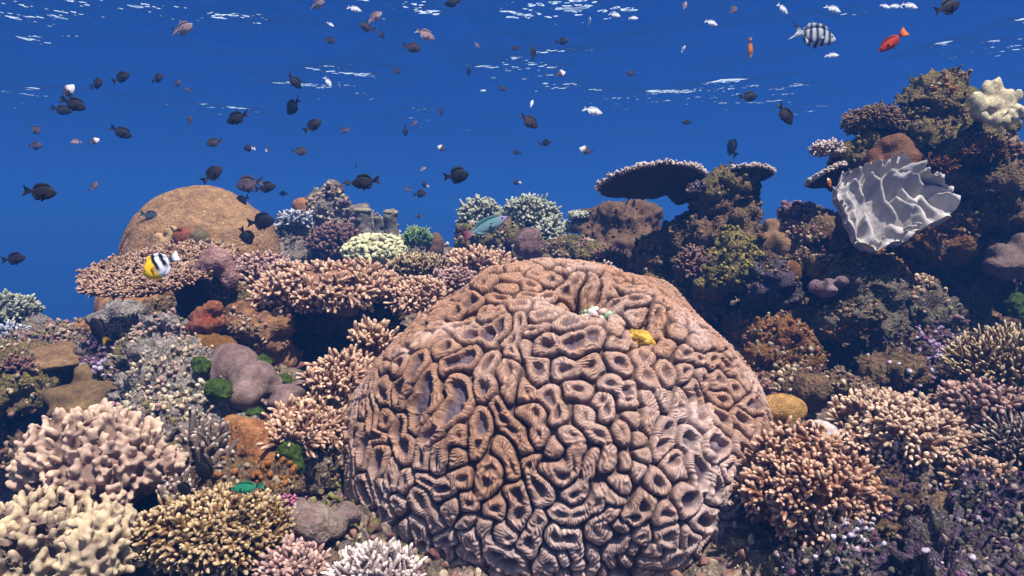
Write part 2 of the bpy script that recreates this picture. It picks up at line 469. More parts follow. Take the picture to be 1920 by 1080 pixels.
def tufts(ob, V, N, mat, n, L, seed=0, name='algae_turf'):
    w = np.clip(.1 + N[:, 2], 0.0, 1) * np.clip(vnoise(V * 6, seed + 60) + .3, 0.0, 1) + 1e-6
    i = RNG.choice(len(V), n, p=w / w.sum())
    D = nz(N[i] + RNG.normal(0, .55, (n, 3)) + np.array([0, 0, .4]))
    mb = MB().add(*tubes(V[i] - N[i] * .003, D, L * RNG.uniform(.4, 1.2, n), L * .1, 'point', 4, RNG.normal(0, .3, (n, 3))))
    put(name, mb.mesh(name, mat), parent=ob, kind='stuff')
def lobes(name, label, cat, lumps, mat, vox=.01, amp=.006, freq=9, seed=3, part='coral_body', wob=.12, group=None, fine=0.0):
    "smooth lobed massive coral, sponge or leather"
    L = []
    for l in lumps:
        px, py, Y, rx, ry = l[:5]; s = S(Y)
        L.append((P(px, py, Y), (rx * s, l[5] if len(l) > 5 else rx * s * .9, ry * s)))
    V, F, N = remesh(L, vox, wob, seed)
    V = V + N * (amp * 1.2 * fbm(V * freq, 4, seed, .6) + .0035 * fbm(V * 45, 3, seed + 2) + fine * (.5 - worley(V * 60, seed)[0]))[:, None]
    c = P(*lumps[0][:3]); c = np.array([c[0], c[1], V[:, 2].min()])
    me = MB().add(V - c, F, 0, .5).mesh(name, mat)
    return tag(put(name, me, c), label, cat, group)

# ------------------------------------------------------------------ the setting: water surface, seabed, reef floor
WAVE_SHIFT = 0.0
def build_water_surface():
    xs = np.sinh(np.linspace(-4.2, 4.2, 240)); xs = xs / xs.max() * 160
    ys = np.sinh(np.linspace(-1.6, 4.6, 320)); ys = ys / ys.max() * 190
    X, Y = np.meshgrid(xs, ys)
    p = np.stack([X.ravel() * .45, Y.ravel() * .8, 0 * X.ravel()], -1)
    z = .03 * fbm(p, 4, 77) + SURFACE_Z
    V = np.stack([X.ravel(), Y.ravel(), z], -1)
    i = np.arange(X.size).reshape(X.shape)
    F = np.stack([i[:-1, :-1], i[:-1, 1:], i[1:, 1:], i[1:, :-1]], -1).reshape(-1, 4)
    t = NT('rippled_water')
    co = t.coord()
    mp = t.n('Mapping'); t.set(mp.inputs[0], co); mp.inputs['Scale'].default_value = (1.0, .8, 1); mp.inputs['Rotation'].default_value = (0, 0, .25); mp.inputs['Location'].default_value = (WAVE_SHIFT, 3.0, 0)
    n1 = t.noise(.7, 1, .5, mp.outputs[0]); n2 = t.noise(2.25, 3, .5, mp.outputs[0])
    patch = t.maprange(t.noise(.33, 2, .5, mp.outputs[0]), .475, .63, 0.0, 1.05)      # breezy patches of ripples on calm water
    lee = t.n('VectorMath', operation='DISTANCE'); t.set(lee.inputs[0], co); lee.inputs[1].default_value = (.6, 1.6, SURFACE_Z)
    patch = t.math('MULTIPLY', patch, t.maprange(lee.outputs['Value'], 3.6, 5.2, 0.0, 1.0))
    patch = t.math('MULTIPLY', patch, t.maprange(lee.outputs['Value'], 12.0, 22.0, 1.0, .25))      # calm right above the reef
    wd = t.n('VectorMath', operation='DISTANCE'); t.set(wd.inputs[0], co); wd.inputs[1].default_value = (.60, 8.0, SURFACE_Z)
    patch = t.math('MAXIMUM', patch, t.maprange(wd.outputs['Value'],   .5, 1.25, 1.6, 0.0))
    h = t.math('ADD', t.math('MULTIPLY', n1, .14), t.math('MULTIPLY', n2, t.math('ADD', t.math('MULTIPLY', patch, .64), .015)))
    b = t.n('Bump'); t.set(b.inputs['Height'], h); b.inputs['Strength'].default_value = 1.0; b.inputs['Distance'].default_value = .66
    g = t.n('NewGeometry')
    dp = t.n('VectorMath', operation='DOT_PRODUCT'); t.set(dp.inputs[0], b.outputs[0]); t.set(dp.inputs[1], g.outputs['Incoming'])
    c = t.math('ABSOLUTE', dp.outputs['Value'])
    fac = t.maprange(c, .585, .645, 0.0, .97)          # inside the critical angle the sky shows, outside it the surface mirrors the water below
    tr = t.n('BsdfTransparent'); gl = t.n('BsdfGlossy'); gl.inputs['Roughness'].default_value = .3
    gl.inputs['Color'].default_value = (.5, .72, 1, 1); t.set(gl.inputs['Normal'], b.outputs[0])
    mx = t.n('MixShader'); 
    tl = t.n('BsdfTranslucent'); tl.inputs['Color'].default_value = (.72, .88, 1, 1)      # sunlight scattered forward by the broken ripples
    m2 = t.n('MixShader'); t.set(m2.inputs[0], t.maprange(c, .66, .84, .5, 0.0)); t.set(m2.inputs[1], tr.outputs[0]); t.set(m2.inputs[2], tl.outputs[0])
    t.set(mx.inputs[0], fac); t.set(mx.inputs[1], gl.outputs[0]); t.set(mx.inputs[2], m2.outputs[0])
    t.set(t.out.inputs[0], mx.outputs[0])
    put('water_surface', make_mesh('water_surface', V, F, t.m), kind='structure')
build_water_surface()

def build_haze():
    V = np.array([[x, y, z] for z in (-10.0, SURFACE_Z + .3) for y in (-60, 185) for x in (-150, 150)], float)
    F = np.array([[0, 2, 3, 1], [4, 5, 7, 6], [0, 1, 5, 4], [2, 6, 7, 3], [0, 4, 6, 2], [1, 3, 7, 5]])
    t = NT('sea_water')
    v = t.n('VolumePrincipled')
    v.inputs['Color'].default_value = (.040, .198, .75, 1)
    v.inputs['Density'].default_value = WATER_DENSITY
    v.inputs['Anisotropy'].default_value = 0.1
    t.set(t.out.inputs['Volume'], v.outputs[0])
    o = put('haze', make_mesh('haze', V, F, t.m, smooth=False), kind='stuff')
    o.display_type = 'WIRE'
build_haze()

def build_seabed():
    xs = np.linspace(-150, 150, 60); ys = np.linspace(-60, 184, 50)
    X, Y = np.meshgrid(xs, ys)
    z = -8.2 + .5 * fbm(np.stack([X.ravel() * .1, Y.ravel() * .1, 0 * X.ravel()], -1), 3, 5)
    i = np.arange(X.size).reshape(X.shape)
    F = np.stack([i[:-1, :-1], i[:-1, 1:], i[1:, 1:], i[1:, :-1]], -1).reshape(-1, 4)
    put('seabed', make_mesh('seabed', np.stack([X.ravel(), Y.ravel(), z], -1), F, smooth_mat('seabed_rubble', '#22262a', '#343638', scale=2)), kind='structure')
build_seabed()

R_RUBBLE = ['#2c2226', '#5a4a40', '#8d7a66', '#4b4434', '#a08878', '#77606a']
R_DARK = ['#221a16', '#54402f', '#745a42', '#5c4e2e', '#7c6450']
R_OLIVE = ['#2a231a', '#5c5230', '#7c6e3c', '#5c4e34', '#6c5a4c']
R_RUST = ['#241812', '#6c4020', '#7e5a2a', '#544234', '#8a6a54']
R_PURPLE = ['#1c141a', '#3c2e40', '#5c4c5e', '#4c4838', '#746870', '#4c3040']
R_GREY = ['#34302e', '#6b625c', '#948a82', '#5d5a48', '#a89a92']
R_FAR = ['#3a3538', '#6c625c', '#8b8070', '#6a664e', '#7d6a66']
M_RUB = rock_mat('rubble_rock', R_RUBBLE, '#d8c4bc', .7)
M_DARK = rock_mat('dark_rock', R_DARK, '#9a8688', .35)
M_OLIVE = rock_mat('olive_turf_rock', R_OLIVE, '#8a7a58', .3)
M_RUST = rock_mat('rusty_rock', R_RUST, '#b08060', .4)
M_PURP = rock_mat('coralline_rock', R_PURPLE, '#b4a8b0', .7, 10)
M_GREY = rock_mat('grey_rock', R_GREY, '#cfc4c0', .5)
M_FAR = rock_mat('pale_reef_rock', R_FAR, '#b8a8a0', .5)
C_MIX = crust_mat('mixed_growth', ['#6a4440', '#8d7a66', '#5a5030', '#a8927a', '#7a5a4c', '#8a7460', '#9c8a74', '#845c5c', '#6e6a3a'])
C_DARK = crust_mat('dark_growth', ['#4a382c', '#75603f', '#5c4e2c', '#846c54', '#664236', '#8c7c68', '#7a4e22'])
C_PURP = crust_mat('purple_growth', ['#4a3848', '#82748a', '#643e56', '#a498a4', '#4c4838', '#7a6a60', '#3c2a3c'])
C_PALE = crust_mat('pale_growth', ['#a89880', '#8c7866', '#9c7c78', '#77675a', '#b0a48a', '#6c5e42', '#a08a74'])
T_OLIVE = coral_mat('olive_turf', '#544a22', '#948540', .2)
T_BROWN = coral_mat('brown_turf', '#3a2a1c', '#7a5c3a', .2)

GROUND = [(-150, 1180, 1.5), (300, 1160, 1.45), (700, 1180, 1.5), (1000, 1230, 1.5), (1300, 1230, 1.5), (1600, 1150, 1.5), (2000, 1130, 1.5),
          (20, 1180, 2.3), (-150, 1150, 2.6), (40, 1060, 2.6), (60, 860, 3.0), (560, 980, 1.85), (330, 800, 2.15), (330, 700, 2.5), (170, 670, 3.0), (60, 665, 3.4), (300, 640, 2.9), (480, 705, 2.6),
          (620, 790, 2.3), (560, 690, 2.95), (700, 590, 3.2), (800, 540, 3.8), (600, 505, 4.6), (750, 490, 4.8), (900, 495, 4.6),
          (1100, 495, 4.6), (1300, 600, 3.4), (1450, 720, 2.6), (1490, 850, 2.1), (1750, 930, 1.95), (1950, 900, 2.0), (1700, 740, 2.7),
          (1920, 700, 2.8), (1000, 760, 2.5), (1000, 560, 3.4), (1200, 560, 3.4), (1600, 560, 3.6), (1850, 500, 3.7), (2200, 560, 3.3), (2200, 900, 2.3),
          (130, 620, 4.2), (10, 655, 4.2), (390, 560, 4.4), (250, 620, 4.3)]
def build_floor():
    G = np.array([P(*g) for g in GROUND])
    extra = np.array([[-2.6, 4.6, -1.6], [-2.2, 5.6, -1.9], [-1.2, 5.9, -1.5], [0, 6.6, -1.5], [1.4, 6.6, -1.5], [2.6, 6.3, -1.4], [-3.2, 3.2, -1.6], [-3, 2, -1.6], [-2.4, 1.2, -1.3], [3.4, 5, -1.0], [3.4, 2, -.9], [0, .6, -1.1], [-1.5, .6, -1.1], [1.5, .6, -1.1]])
    G = np.concatenate([G, extra])
    st = .0165
    xs = np.arange(-3.4, 3.6, st); ys = np.arange(.5, 6.9, st)
    X, Y = np.meshgrid(xs, ys); x, y = X.ravel(), Y.ravel()
    num = np.zeros(len(x)); den = np.zeros(len(x))
    for g in G:
        w = 1 / ((x - g[0]) ** 2 + (y - g[1]) ** 2 + .012) ** 2
        num += w * g[2]; den += w
    z = num / den
    edge = np.maximum(np.maximum(np.abs(x - .1) - 2.9, 0) / .6, np.maximum(np.maximum(y - 6.1, .7 - y), 0) / .8)
    z = z - edge ** 1.5 * 7
    p = np.stack([x, y, z], -1)
    w, r = worley(p * 11, 3); w2, _ = worley(p * 26, 8)
    z = z + .05 * fbm(p * 4, 4, 2) + .05 * (.5 - w) + .022 * (.5 - w2) + .012 * vnoise(p * 60, 4)
    V = np.stack([x, y, z], -1)
    i = np.arange(X.size).reshape(X.shape)
    F = np.stack([i[:-1, :-1], i[:-1, 1:], i[1:, 1:], i[1:, :-1]], -1).reshape(-1, 4)
    o = put('reef_floor', make_mesh('reef_floor', V, F, M_RUB), kind='structure')
    N = vnormals(V, F)
    # loose rubble and low growth nobody could count
    m = (edge < .05) & (y > 1.2) & (y < 5.6)
    cand = np.nonzero(m)[0]; wgt = 1 / np.maximum(y[cand], 1) ** 1.6 * np.clip(.4 + vnoise(V[cand] * 3.5, 91), .03, 2)
    n = 9500
    k = RNG.choice(cand, n, p=wgt / wgt.sum())
    D = nz(N[k] + RNG.normal(0, .75, (n, 3))); L = .012 * np.minimum(RNG.lognormal(0, .5, n), 2)
    rn = np.clip(.5 + .8 * vnoise(V[k] * 4, 55) + RNG.normal(0, .15, n), 0, .999)
    Vv, Ff, T, _ = tubes(V[k] - D * L[:, None] * .3, D, L * 1.6, L * RNG.uniform(.3, .7, n), 'knob', 6, RNG.normal(0, .3, (n, 3)))
    Vv = Vv + np.stack([vnoise(Vv * 75, s_) for s_ in (61, 62, 63)], -1) * .005
    put('coral_rubble', MB().add(Vv, Ff, T, np.repeat(rn, 30)).mesh('coral_rubble', C_MIX), kind='stuff')
    return V
FLOOR = build_floor()

# ------------------------------------------------------------------ the great brain coral
BC = P(1033, 806, 2.30); bs = S(2.30)
BA = np.array([388 * bs * .985, .60, 302 * bs])
def brain_shape(d):
    "point of the coral head in direction d (before ridges)"
    ax = BA.copy()[None, :].repeat(len(d), 0)
    k = np.clip((d[:, 2] + .35) / .7, 0, 1); k = k * k * (3 - 2 * k)
    ax[:, 2] = 268 * bs * (1 - k) + BA[2] * k
    e = 2.3 - .26 * k
    q = np.abs(d / ax)
    r = 1 / (np.sum(q ** e[:, None], 1)) ** (1 / e)
    p = d * r[:, None]
    p = p * (1 + .025 * fbm(p * 3.2, 2, 31) + (.010 + .016 * k) * vnoise(p * 7.5, 33))[:, None]
    return p
def brain_hit(px, py):
    "where the ray of pixel px, py meets the head"
    o = -BC; v = P(px, py, 1.0); v = v / np.linalg.norm(v)
    a = np.sum((v / BA) ** 2); b = 2 * np.sum(o * v / BA ** 2); c = np.sum((o / BA) ** 2) - 1
    D = b * b - 4 * a * c
    t = (-b - math.sqrt(max(D, 0))) / (2 * a)
    return o + v * t
DENTS = [((735, 610), .25, -.062), ((1330, 585), .14, -.03), ((850, 520), .12, -.02), ((1095, 575), .07, -.11), ((1040, 515), .05, -.03), ((1205, 640), .06, -.055), ((870, 600), .06, -.035), ((1165, 540), .05, -.03),
         ((1090, 530), .07, .03), ((1190, 575), .07, .035), ((930, 540), .09, .035), ((1240, 545), .07, .02), ((960, 600), .06, .025), ((790, 640), .09, .02), ((1060, 620), .08, .022), ((1140, 640), .08, .03), ((1270, 650), .09, .02), ((1310, 745), .05, -.02)]
def build_brain():
    n = 820
    g = np.linspace(-1, 1, n)
    U, W = np.meshgrid(g, g); u, w = U.ravel(), W.ravel()
    r = np.maximum(np.abs(u), np.abs(w))
    ph = np.where(np.abs(u) >= np.abs(w), np.pi / 4 * (w / np.where(u == 0, 1e-9, u)), np.pi / 2 - np.pi / 4 * (u / np.where(w == 0, 1e-9, w)))
    sg = np.where(np.abs(u) >= np.abs(w), np.sign(u), np.sign(w))
    th = math.pi * .999 * (.60 * r + .40 * r ** 4)
    a = nz(np.array([0.02, -.82, .57])); b = nz(np.cross(a, [0, 0, 1.0])); c = np.cross(a, b)
    d = a * np.cos(th)[:, None] + (b * (np.cos(ph) * sg)[:, None] + c * (np.sin(ph) * sg)[:, None]) * np.sin(th)[:, None]
    Pt = brain_shape(nz(d))
    for (px, py), rad, amt in DENTS:
        h = brain_hit(px, py)
        k = amt * np.exp(-np.sum((Pt - h) ** 2, 1) / rad ** 2)
        Pt = Pt + nz(Pt) * k[:, None]
    i = np.arange(n * n).reshape(n, n)
    F = np.stack([i[:-1, :-1], i[:-1, 1:], i[1:, 1:], i[1:, :-1]], -1).reshape(-1, 4)
    N = vnormals(Pt, F)
    if np.mean(np.sum(N * Pt, 1)) < 0: N = -N; F = F[:, ::-1]
    # seeds spread evenly over the head, strung into short meandering chains: one chain is one valley with its wall
    samp = brain_shape(nz(RNG.normal(0, 1, (16000, 3))))
    ns = 1420
    seeds = samp[:ns].copy()
    for _ in range(9):
        d2 = (samp ** 2).sum(1)[:, None] + (seeds ** 2).sum(1)[None] - 2 * samp @ seeds.T
        j = d2.argmin(1); cnt = np.bincount(j, minlength=ns)
        for k in range(3): seeds[:, k] = np.where(cnt > 0, np.bincount(j, samp[:, k], ns) / np.maximum(cnt, 1), seeds[:, k])
    sd2 = (seeds ** 2).sum(1)[:, None] + (seeds ** 2).sum(1)[None] - 2 * seeds @ seeds.T
    nb = np.argsort(sd2, 1)[:, 1:7]
    cid = -np.ones(ns, int); nc = 0
    for s0 in RNG.permutation(ns):
        if cid[s0] >= 0: continue
        cid[s0] = nc; cur = s0; ln = RNG.choice([1, 2, 3, 4, 5, 6, 8], p=[.01, .08, .23, .26, .20, .13, .09]); dr = None
        for _ in range(ln - 1):
            fr = [q for q in nb[cur] if cid[q] < 0]
            if not fr: break
            if dr is not None: sc = [np.dot(nz(seeds[q] - seeds[cur]), dr) + RNG.normal(0, .12) for q in fr]
            else: sc = [abs(nz(seeds[q] - seeds[cur])[2]) + RNG.normal(0, .35) for q in fr]
            if dr is not None and max(sc) < 0.0: break
            q = fr[int(np.argmax(sc))]
            dr = nz(seeds[q] - seeds[cur]); cur = q; cid[cur] = nc
        nc += 1
    Q = Pt + .016 * np.stack([vnoise(Pt * 15, s) for s in (1, 2, 3)], -1) + .006 * np.stack([vnoise(Pt * 36, s) for s in (4, 5, 6)], -1)
    dist = np.zeros(len(Q)); tang = np.zeros((len(Q), 3)); own = np.zeros(len(Q), int)
    K = 12
    for s0 in range(0, len(Q), 6000):
        q = Q[s0:s0 + 6000]
        d2 = (q ** 2).sum(1)[:, None] + (seeds ** 2).sum(1)[None] - 2 * q @ seeds.T
        ix = np.argpartition(d2, K, 1)[:, :K]
        dd = np.take_along_axis(d2, ix, 1); o = dd.argsort(1)
        ix = np.take_along_axis(ix, o, 1); dd = np.take_along_axis(dd, o, 1)
        me_ = ix[:, 0]; ci = cid[ix]
        own[s0:s0 + 6000] = ci[:, 0]
        diff = seeds[ix] - seeds[me_][:, None]
        ln = np.linalg.norm(diff, axis=2)
        bd = np.where(ci != ci[:, :1], (dd - dd[:, :1]) / (2 * np.maximum(ln, 1e-6)), 9)
        jm = bd.argmin(1); rows = np.arange(len(q))
        kk = 190.0
        dist[s0:s0 + 6000] = -np.log(np.exp(-np.minimum(bd, .3) * kk).sum(1)) / kk
        tang[s0:s0 + 6000] = diff[rows, jm]
    dist = np.maximum(dist, 0)
    tv = nz(np.cross(nz(tang), N))
    along = np.sum(Q * tv, 1)
    rnd = _hash(own, own * 0 + 3, own * 0, 5) / 0xffffffff
    wv = .0127 * (.92 + .2 * rnd)
    x = dist / wv
    wall = np.sqrt(np.clip(1 - (x - 1) ** 2, 0, 1)) ** .9
    val = np.clip((x - 1.25) / .75, 0, 1); val = val * val * (3 - 2 * val)
    h = np.where(x < 1, wall, np.maximum(wall * (1 - val) + 0 * val, 0)) 
    low = np.clip((.25 - (Pt[:, 2] / BA[2])) / .5, 0, 1)          # the lower, steeper flank has the crisper walls
    sept = np.sin(along * 2 * math.pi / .0078 + 5 * rnd + .8 * vnoise(Pt * 50, 12))
    Ht = .0195 * (1 + .15 * vnoise(Pt * 8, 44))
    out = Ht * h + .0019 * sept * np.clip(h, .15, 1) + .0022 * vnoise(Pt * 130, 9) * (1 - .5 * low)
    groove = np.exp(-(x / .16) ** 2)
    out = out - .006 * groove
    Pt2 = Pt + N * out[:, None]
    # what the tissue itself is coloured: walls tan, valley floor purple grey, grooves dark
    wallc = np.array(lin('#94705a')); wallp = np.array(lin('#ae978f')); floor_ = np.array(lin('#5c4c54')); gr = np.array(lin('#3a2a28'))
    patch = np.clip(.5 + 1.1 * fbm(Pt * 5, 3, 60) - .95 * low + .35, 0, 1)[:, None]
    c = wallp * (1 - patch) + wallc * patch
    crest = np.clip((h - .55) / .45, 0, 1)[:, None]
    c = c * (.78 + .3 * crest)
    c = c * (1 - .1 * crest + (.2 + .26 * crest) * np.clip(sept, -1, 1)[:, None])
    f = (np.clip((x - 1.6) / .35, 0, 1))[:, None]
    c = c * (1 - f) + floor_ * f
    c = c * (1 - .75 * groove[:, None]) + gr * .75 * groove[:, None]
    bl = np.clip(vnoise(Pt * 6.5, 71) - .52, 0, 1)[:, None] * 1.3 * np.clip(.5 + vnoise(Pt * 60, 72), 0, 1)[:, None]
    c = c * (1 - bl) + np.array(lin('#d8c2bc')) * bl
    t = NT('brain_coral_tissue')
    cc = t.mix(1.0, t.attr('col', 'Color'), t.maprange(t.noise(70, 3, .7), .3, .7, .8, 1.15), 'MULTIPLY')
    mat = t.finish(cc, .7, t.noise(240, 3), .5, .002)
    ob = thing('brain_coral', 'huge tan brain coral dome covered in winding ridges, in the middle of the reef', 'coral', BC + np.array([0, 0, -BA[2]]))
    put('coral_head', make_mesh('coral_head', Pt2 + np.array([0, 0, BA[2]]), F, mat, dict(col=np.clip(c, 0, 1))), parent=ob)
build_brain()

# ------------------------------------------------------------------ corals, sponges, rocks
# colours of living tissue
K_LEATH = coral_mat('leather_fingers', '#7c6456', '#c8aa92', .42, .25, '#886e64', bd=.001)
K_CREAM = coral_mat('cream_fingers', '#7c6656', '#c8b28e', .45, .25, '#7c6a60', bd=.001)
K_GOLD = coral_mat('golden_branches', '#6e4e2a', '#d2b68c', .55, .35, '#7c6038')
K_PINK = coral_mat('pink_branches', '#86604a', '#e2bc9c', .5, .3, '#96705c')
K_ROSE = coral_mat('rose_branches', '#7c5c50', '#d2aca0', .55, .3, '#8a6c62')
K_TAN = coral_mat('tan_branches', '#765640', '#ccaa92', .6, .3, '#86664e')
K_ORANGE = coral_mat('orange_tan_branches', '#80543a', '#dab496', .6, .3, '#8a6048')
K_GREYF = coral_mat('grey_fingers', '#6b5a50', '#d8c4b8', .8, .25, '#7a6858')
K_PALE = coral_mat('pale_branches', '#8f7a76', '#ecdcd0', .5, .25, '#a08c88')
K_YELG = coral_mat('yellow_green_nubs', '#98946a', '#dad8a8', .4, .15, '#a8a47a')
K_SAGE = coral_mat('sage_branches', '#6b6c58', '#c4c6ac', .45, .3, '#7a7a66')
K_SPIKE = coral_mat('green_spikes', '#4a6a3c', '#a8bc80', .4, .25, '#5c7a4c')
K_BUFF = coral_mat('buff_spikes', '#6e563c', '#d6bd94', .5, .25, '#7c6448')
K_GREYS = coral_mat('grey_spikes', '#58483f', '#bba896', .5, .25, '#66564c')
K_PURPF = coral_mat('purple_fingers', '#5a3d42', '#8d6c70', .5, .25, '#664850')
K_WHITE = coral_mat('white_fingers', '#8c8268', '#d8ceac', .4, .12, '#a09678', bd=.001)
K_BLUEW = coral_mat('bluish_white_branches', '#7c7c84', '#cdd0d8', .4, .2, '#8c8c94')
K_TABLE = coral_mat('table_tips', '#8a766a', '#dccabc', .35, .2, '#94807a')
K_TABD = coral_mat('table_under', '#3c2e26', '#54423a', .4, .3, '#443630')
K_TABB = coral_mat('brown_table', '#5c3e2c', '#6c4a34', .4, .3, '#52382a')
K_BROWN = coral_mat('brown_bush', '#4a3626', '#8d7254', .4, .3, '#5a4630')
K_MAROON = coral_mat('maroon_bush', '#4c342e', '#8a685c', .5, .3, '#5a403a')
K_GREEN = coral_mat('green_algae', '#2e3e0a', '#547010', .2, .4, '#3a4c0a')
K_PURPB = coral_mat('lilac_branches', '#6c5470', '#c8b4cc', .4, .3, '#7c6080')
S_DOME = smooth_mat('dome_tissue', '#7c5c3c', '#92704c', '#ccb090', 8, 90, .004, (1, 1, 2.2))
S_SIDE = smooth_mat('dome_side_tissue', '#8a5a34', '#a87a4c', '#c8a070', 8, 130)
S_GREYL = smooth_mat('grey_leather', '#6a5450', '#7a665e', None, 9, 260, .001)
S_TAN = smooth_mat('tan_plate', '#6c5238', '#866a4a', None, 9, 200, .001)
S_MUST = smooth_mat('mustard_lobes', '#57432c', '#70593a', None, 9, 200, .001)
S_ORB = smooth_mat('orange_brown_lump', '#7e4e2c', '#96683f', '#c09874', 12, 150)
S_RED = smooth_mat('red_sponge', '#6c2a14', '#80543a', '#a08878', 16, 160)
S_AMBER = smooth_mat('amber_sponge', '#5c3a14', '#7c5824', None, 18, 160)
def _wl():
    t = NT('white_leather'); c = t.mix(t.maprange(t.noise(14, 3), .35, .65, 0.0, 1.0), tone('#989290'), tone('#b8b0a8'))
    return t.finish(c, .9, t.noise(90, 4), .4, .003, .1)
S_WHITEL = _wl()
S_CREAMK = smooth_mat('cream_knob', '#a8865c', '#c8ac80', None, 14, 200)
S_OLV = smooth_mat('olive_head', '#4c4428', '#665a3c', None, 14, 200)
S_PILL = smooth_mat('pillar_tissue', '#56524a', '#746c5e', '#948a8c', 12, 160)
S_PILT = smooth_mat('pillar_top_tissue', '#7c7858', '#948a72', None, 12, 160)
S_LILAC = smooth_mat('lilac_disc', '#a8948f', '#c8b8b4', None, 14, 90, .003, (1, 1, 5))
S_OVAL = smooth_mat('tan_oval', '#8a6434', '#a8824c', '#c4a878', 16, 220)
S_YELSP = smooth_mat('yellow_sponge', '#a88028', '#c4a040', '#6c4a1c', 18, 120)
S_PORE = smooth_mat('pore_brown', '#57402e', '#6c523c', '#8a7058', 20, 160)

# --- left and middle back: the smooth dome and the table in front of it
lobes('dome_coral', 'large smooth brown dome coral rising behind the flat table coral on the left', 'coral',
      [(380, 520, 4.2, 147, 172, .46), (372, 560, 4.2, 152, 110, .46), (470, 520, 4.1, 58, 130, .25)], S_DOME, .022, .015, 4, 5, wob=.02)
lobes('boulder_coral', 'smooth brown coral mound low beside the open water, under the flat table coral', 'coral',
      [(250, 585, 3.7, 62, 66), (215, 580, 3.75, 34, 45)], S_SIDE, .016, .01, 6, 6)
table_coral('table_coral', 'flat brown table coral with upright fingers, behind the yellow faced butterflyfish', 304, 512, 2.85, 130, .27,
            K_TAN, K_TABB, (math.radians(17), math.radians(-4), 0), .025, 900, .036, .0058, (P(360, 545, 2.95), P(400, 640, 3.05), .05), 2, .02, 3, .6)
lobes('pink_lump_coral', 'pink knobbly coral lump on the right edge of the brown table coral', 'coral',
      [(405, 492, 2.78, 30, 26), (430, 515, 2.78, 18, 26), (380, 505, 2.8, 20, 18)], smooth_mat('pink_lump', '#7a5850', '#9a7a72', '#c8a8a4', 18, 120, .004), .007, .008, 22, 8, wob=.2)
for i, (px, py, r, m, l) in enumerate([(300, 448, 13, S_CREAMK, 'cream sponge knob nearest the left in front of the brown dome'), (320, 433, 14, S_CREAMK, 'cream sponge knob sitting highest in front of the brown dome'),
                                       (345, 446, 22, S_RED, 'rusty red sponge lump in front of the brown dome'), (372, 447, 20, S_OLV, 'olive lump right of the rusty red sponge before the dome')]):
    lobes('sponge_knob', l, 'sponge', [(px, py, 3.2, r, r * .9), (px + r * .5, py + r * .8, 3.2, r * .9, r * .8), (px - r * .2, py + r * 1.6, 3.2, r, r)], m, .008, .006, 20, 20 + i)
rock('reef_rock', 'dark overhung rock under the brown table coral', 'rock', [(380, 590, 3.1, 50, 45), (340, 640, 3.25, 70, 40), (440, 560, 3.15, 40, 50), (300, 600, 3.5, 60, 40)], M_DARK, .014, .03, 8, 11, 1, C_DARK, 500, .011)
lobes('red_sponge', 'lumpy rusty red sponge beside the layered brown ledge', 'sponge', [(400, 580, 2.62, 18, 18), (378, 592, 2.62, 20, 16), (380, 612, 2.6, 26, 20), (362, 622, 2.6, 16, 18), (405, 606, 2.63, 20, 20)], S_RED, .006, .014, 20, 7, wob=.2, fine=.008)
lobes('amber_sponge', 'amber brown sponge crust below the rusty red sponge', 'sponge', [(400, 648, 2.58, 40, 18), (375, 645, 2.58, 22, 18), (430, 665, 2.56, 24, 16)], S_AMBER, .009, .012, 18, 9, wob=.25, fine=.008)
rock('layered_ledge', 'brown layered coral ledge left of the dark hollow', 'rock', [(485, 612, 2.75, 58, 26), (455, 590, 2.8, 36, 22), (530, 600, 2.78, 22, 24), (490, 650, 2.75, 50, 26), (520, 670, 2.8, 40, 24)],
     smooth_mat('layered_brown', '#5c3e2a', '#8a6444', '#a88064', 10, 140, .004, (1, 1, 7)), .01, .016, 11, 13, 1, C_MIX, 160, .008)
rock('turf_rock', 'olive turfed rock above the layered brown ledge', 'rock', [(460, 565, 2.9, 40, 26), (425, 550, 2.92, 22, 24), (500, 575, 2.95, 30, 22)], M_OLIVE, .011, .02, 10, 14, 1, C_MIX, 300, .009, T_OLIVE, 500, tl=.015)
colony('branching_coral', 'small yellowish spiky coral on the olive turfed rock', 'coral', 433, 545, 2.84, 26, 20, K_BUFF, 26, .045, .0045, 2, .5, 'point')

# --- far left
rock('reef_rock', 'bluish rock at the far left edge of the reef', 'rock', [(20, 640, 4.0, 70, 50), (-40, 620, 4.1, 60, 60), (70, 640, 3.9, 40, 34)], M_FAR, .018, .04, 6, 15, 1, C_PALE, 500, .014)
colony('branching_coral', 'pale sage branching coral on the far left rock', 'coral', 14, 590, 3.9, 56, 40, K_SAGE, 110, .07, .009, 5, .7, 'finger')
colony('branching_coral', 'greyish finger coral in the gap below the sage coral at far left', 'coral', 22, 632, 3.7, 34, 24, K_BLUEW, 50, .06, .009, 3, .6, 'finger')
rock('reef_rock', 'pink and green crusted rock along the left skyline', 'rock', [(110, 640, 3.5, 54, 30), (170, 625, 3.5, 40, 22), (60, 650, 3.4, 36, 30), (140, 690, 3.3, 90, 30)], M_RUB, .014, .035, 8, 16, 1, C_MIX, 1300, .011, T_OLIVE, 500, tl=.018)
lobes('boulder_coral', 'small tan coral lump on the left skyline beside the pink crusted rock', 'coral', [(175, 612, 3.45, 20, 16), (150, 612, 3.45, 14, 12)], S_SIDE, .01, .008, 16, 17)
table_coral('table_coral', 'small pinkish brown table coral low on the left reef', 236, 620, 2.95, 36, .09, K_ROSE, K_TABB, (math.radians(14), 0, 0), .02, 260, .022, .006, (P(240, 628, 2.97), P(250, 660, 3.0), .03), 2, .01, 6, .7)
lobes('boulder_coral', 'grey mound below the brown boulder at the left skyline', 'coral', [(232, 585, 3.2, 38, 24), (195, 600, 3.2, 34, 16), (255, 590, 3.25, 26, 20)], M_GREY, .012, .015, 14, 18, wob=.2)
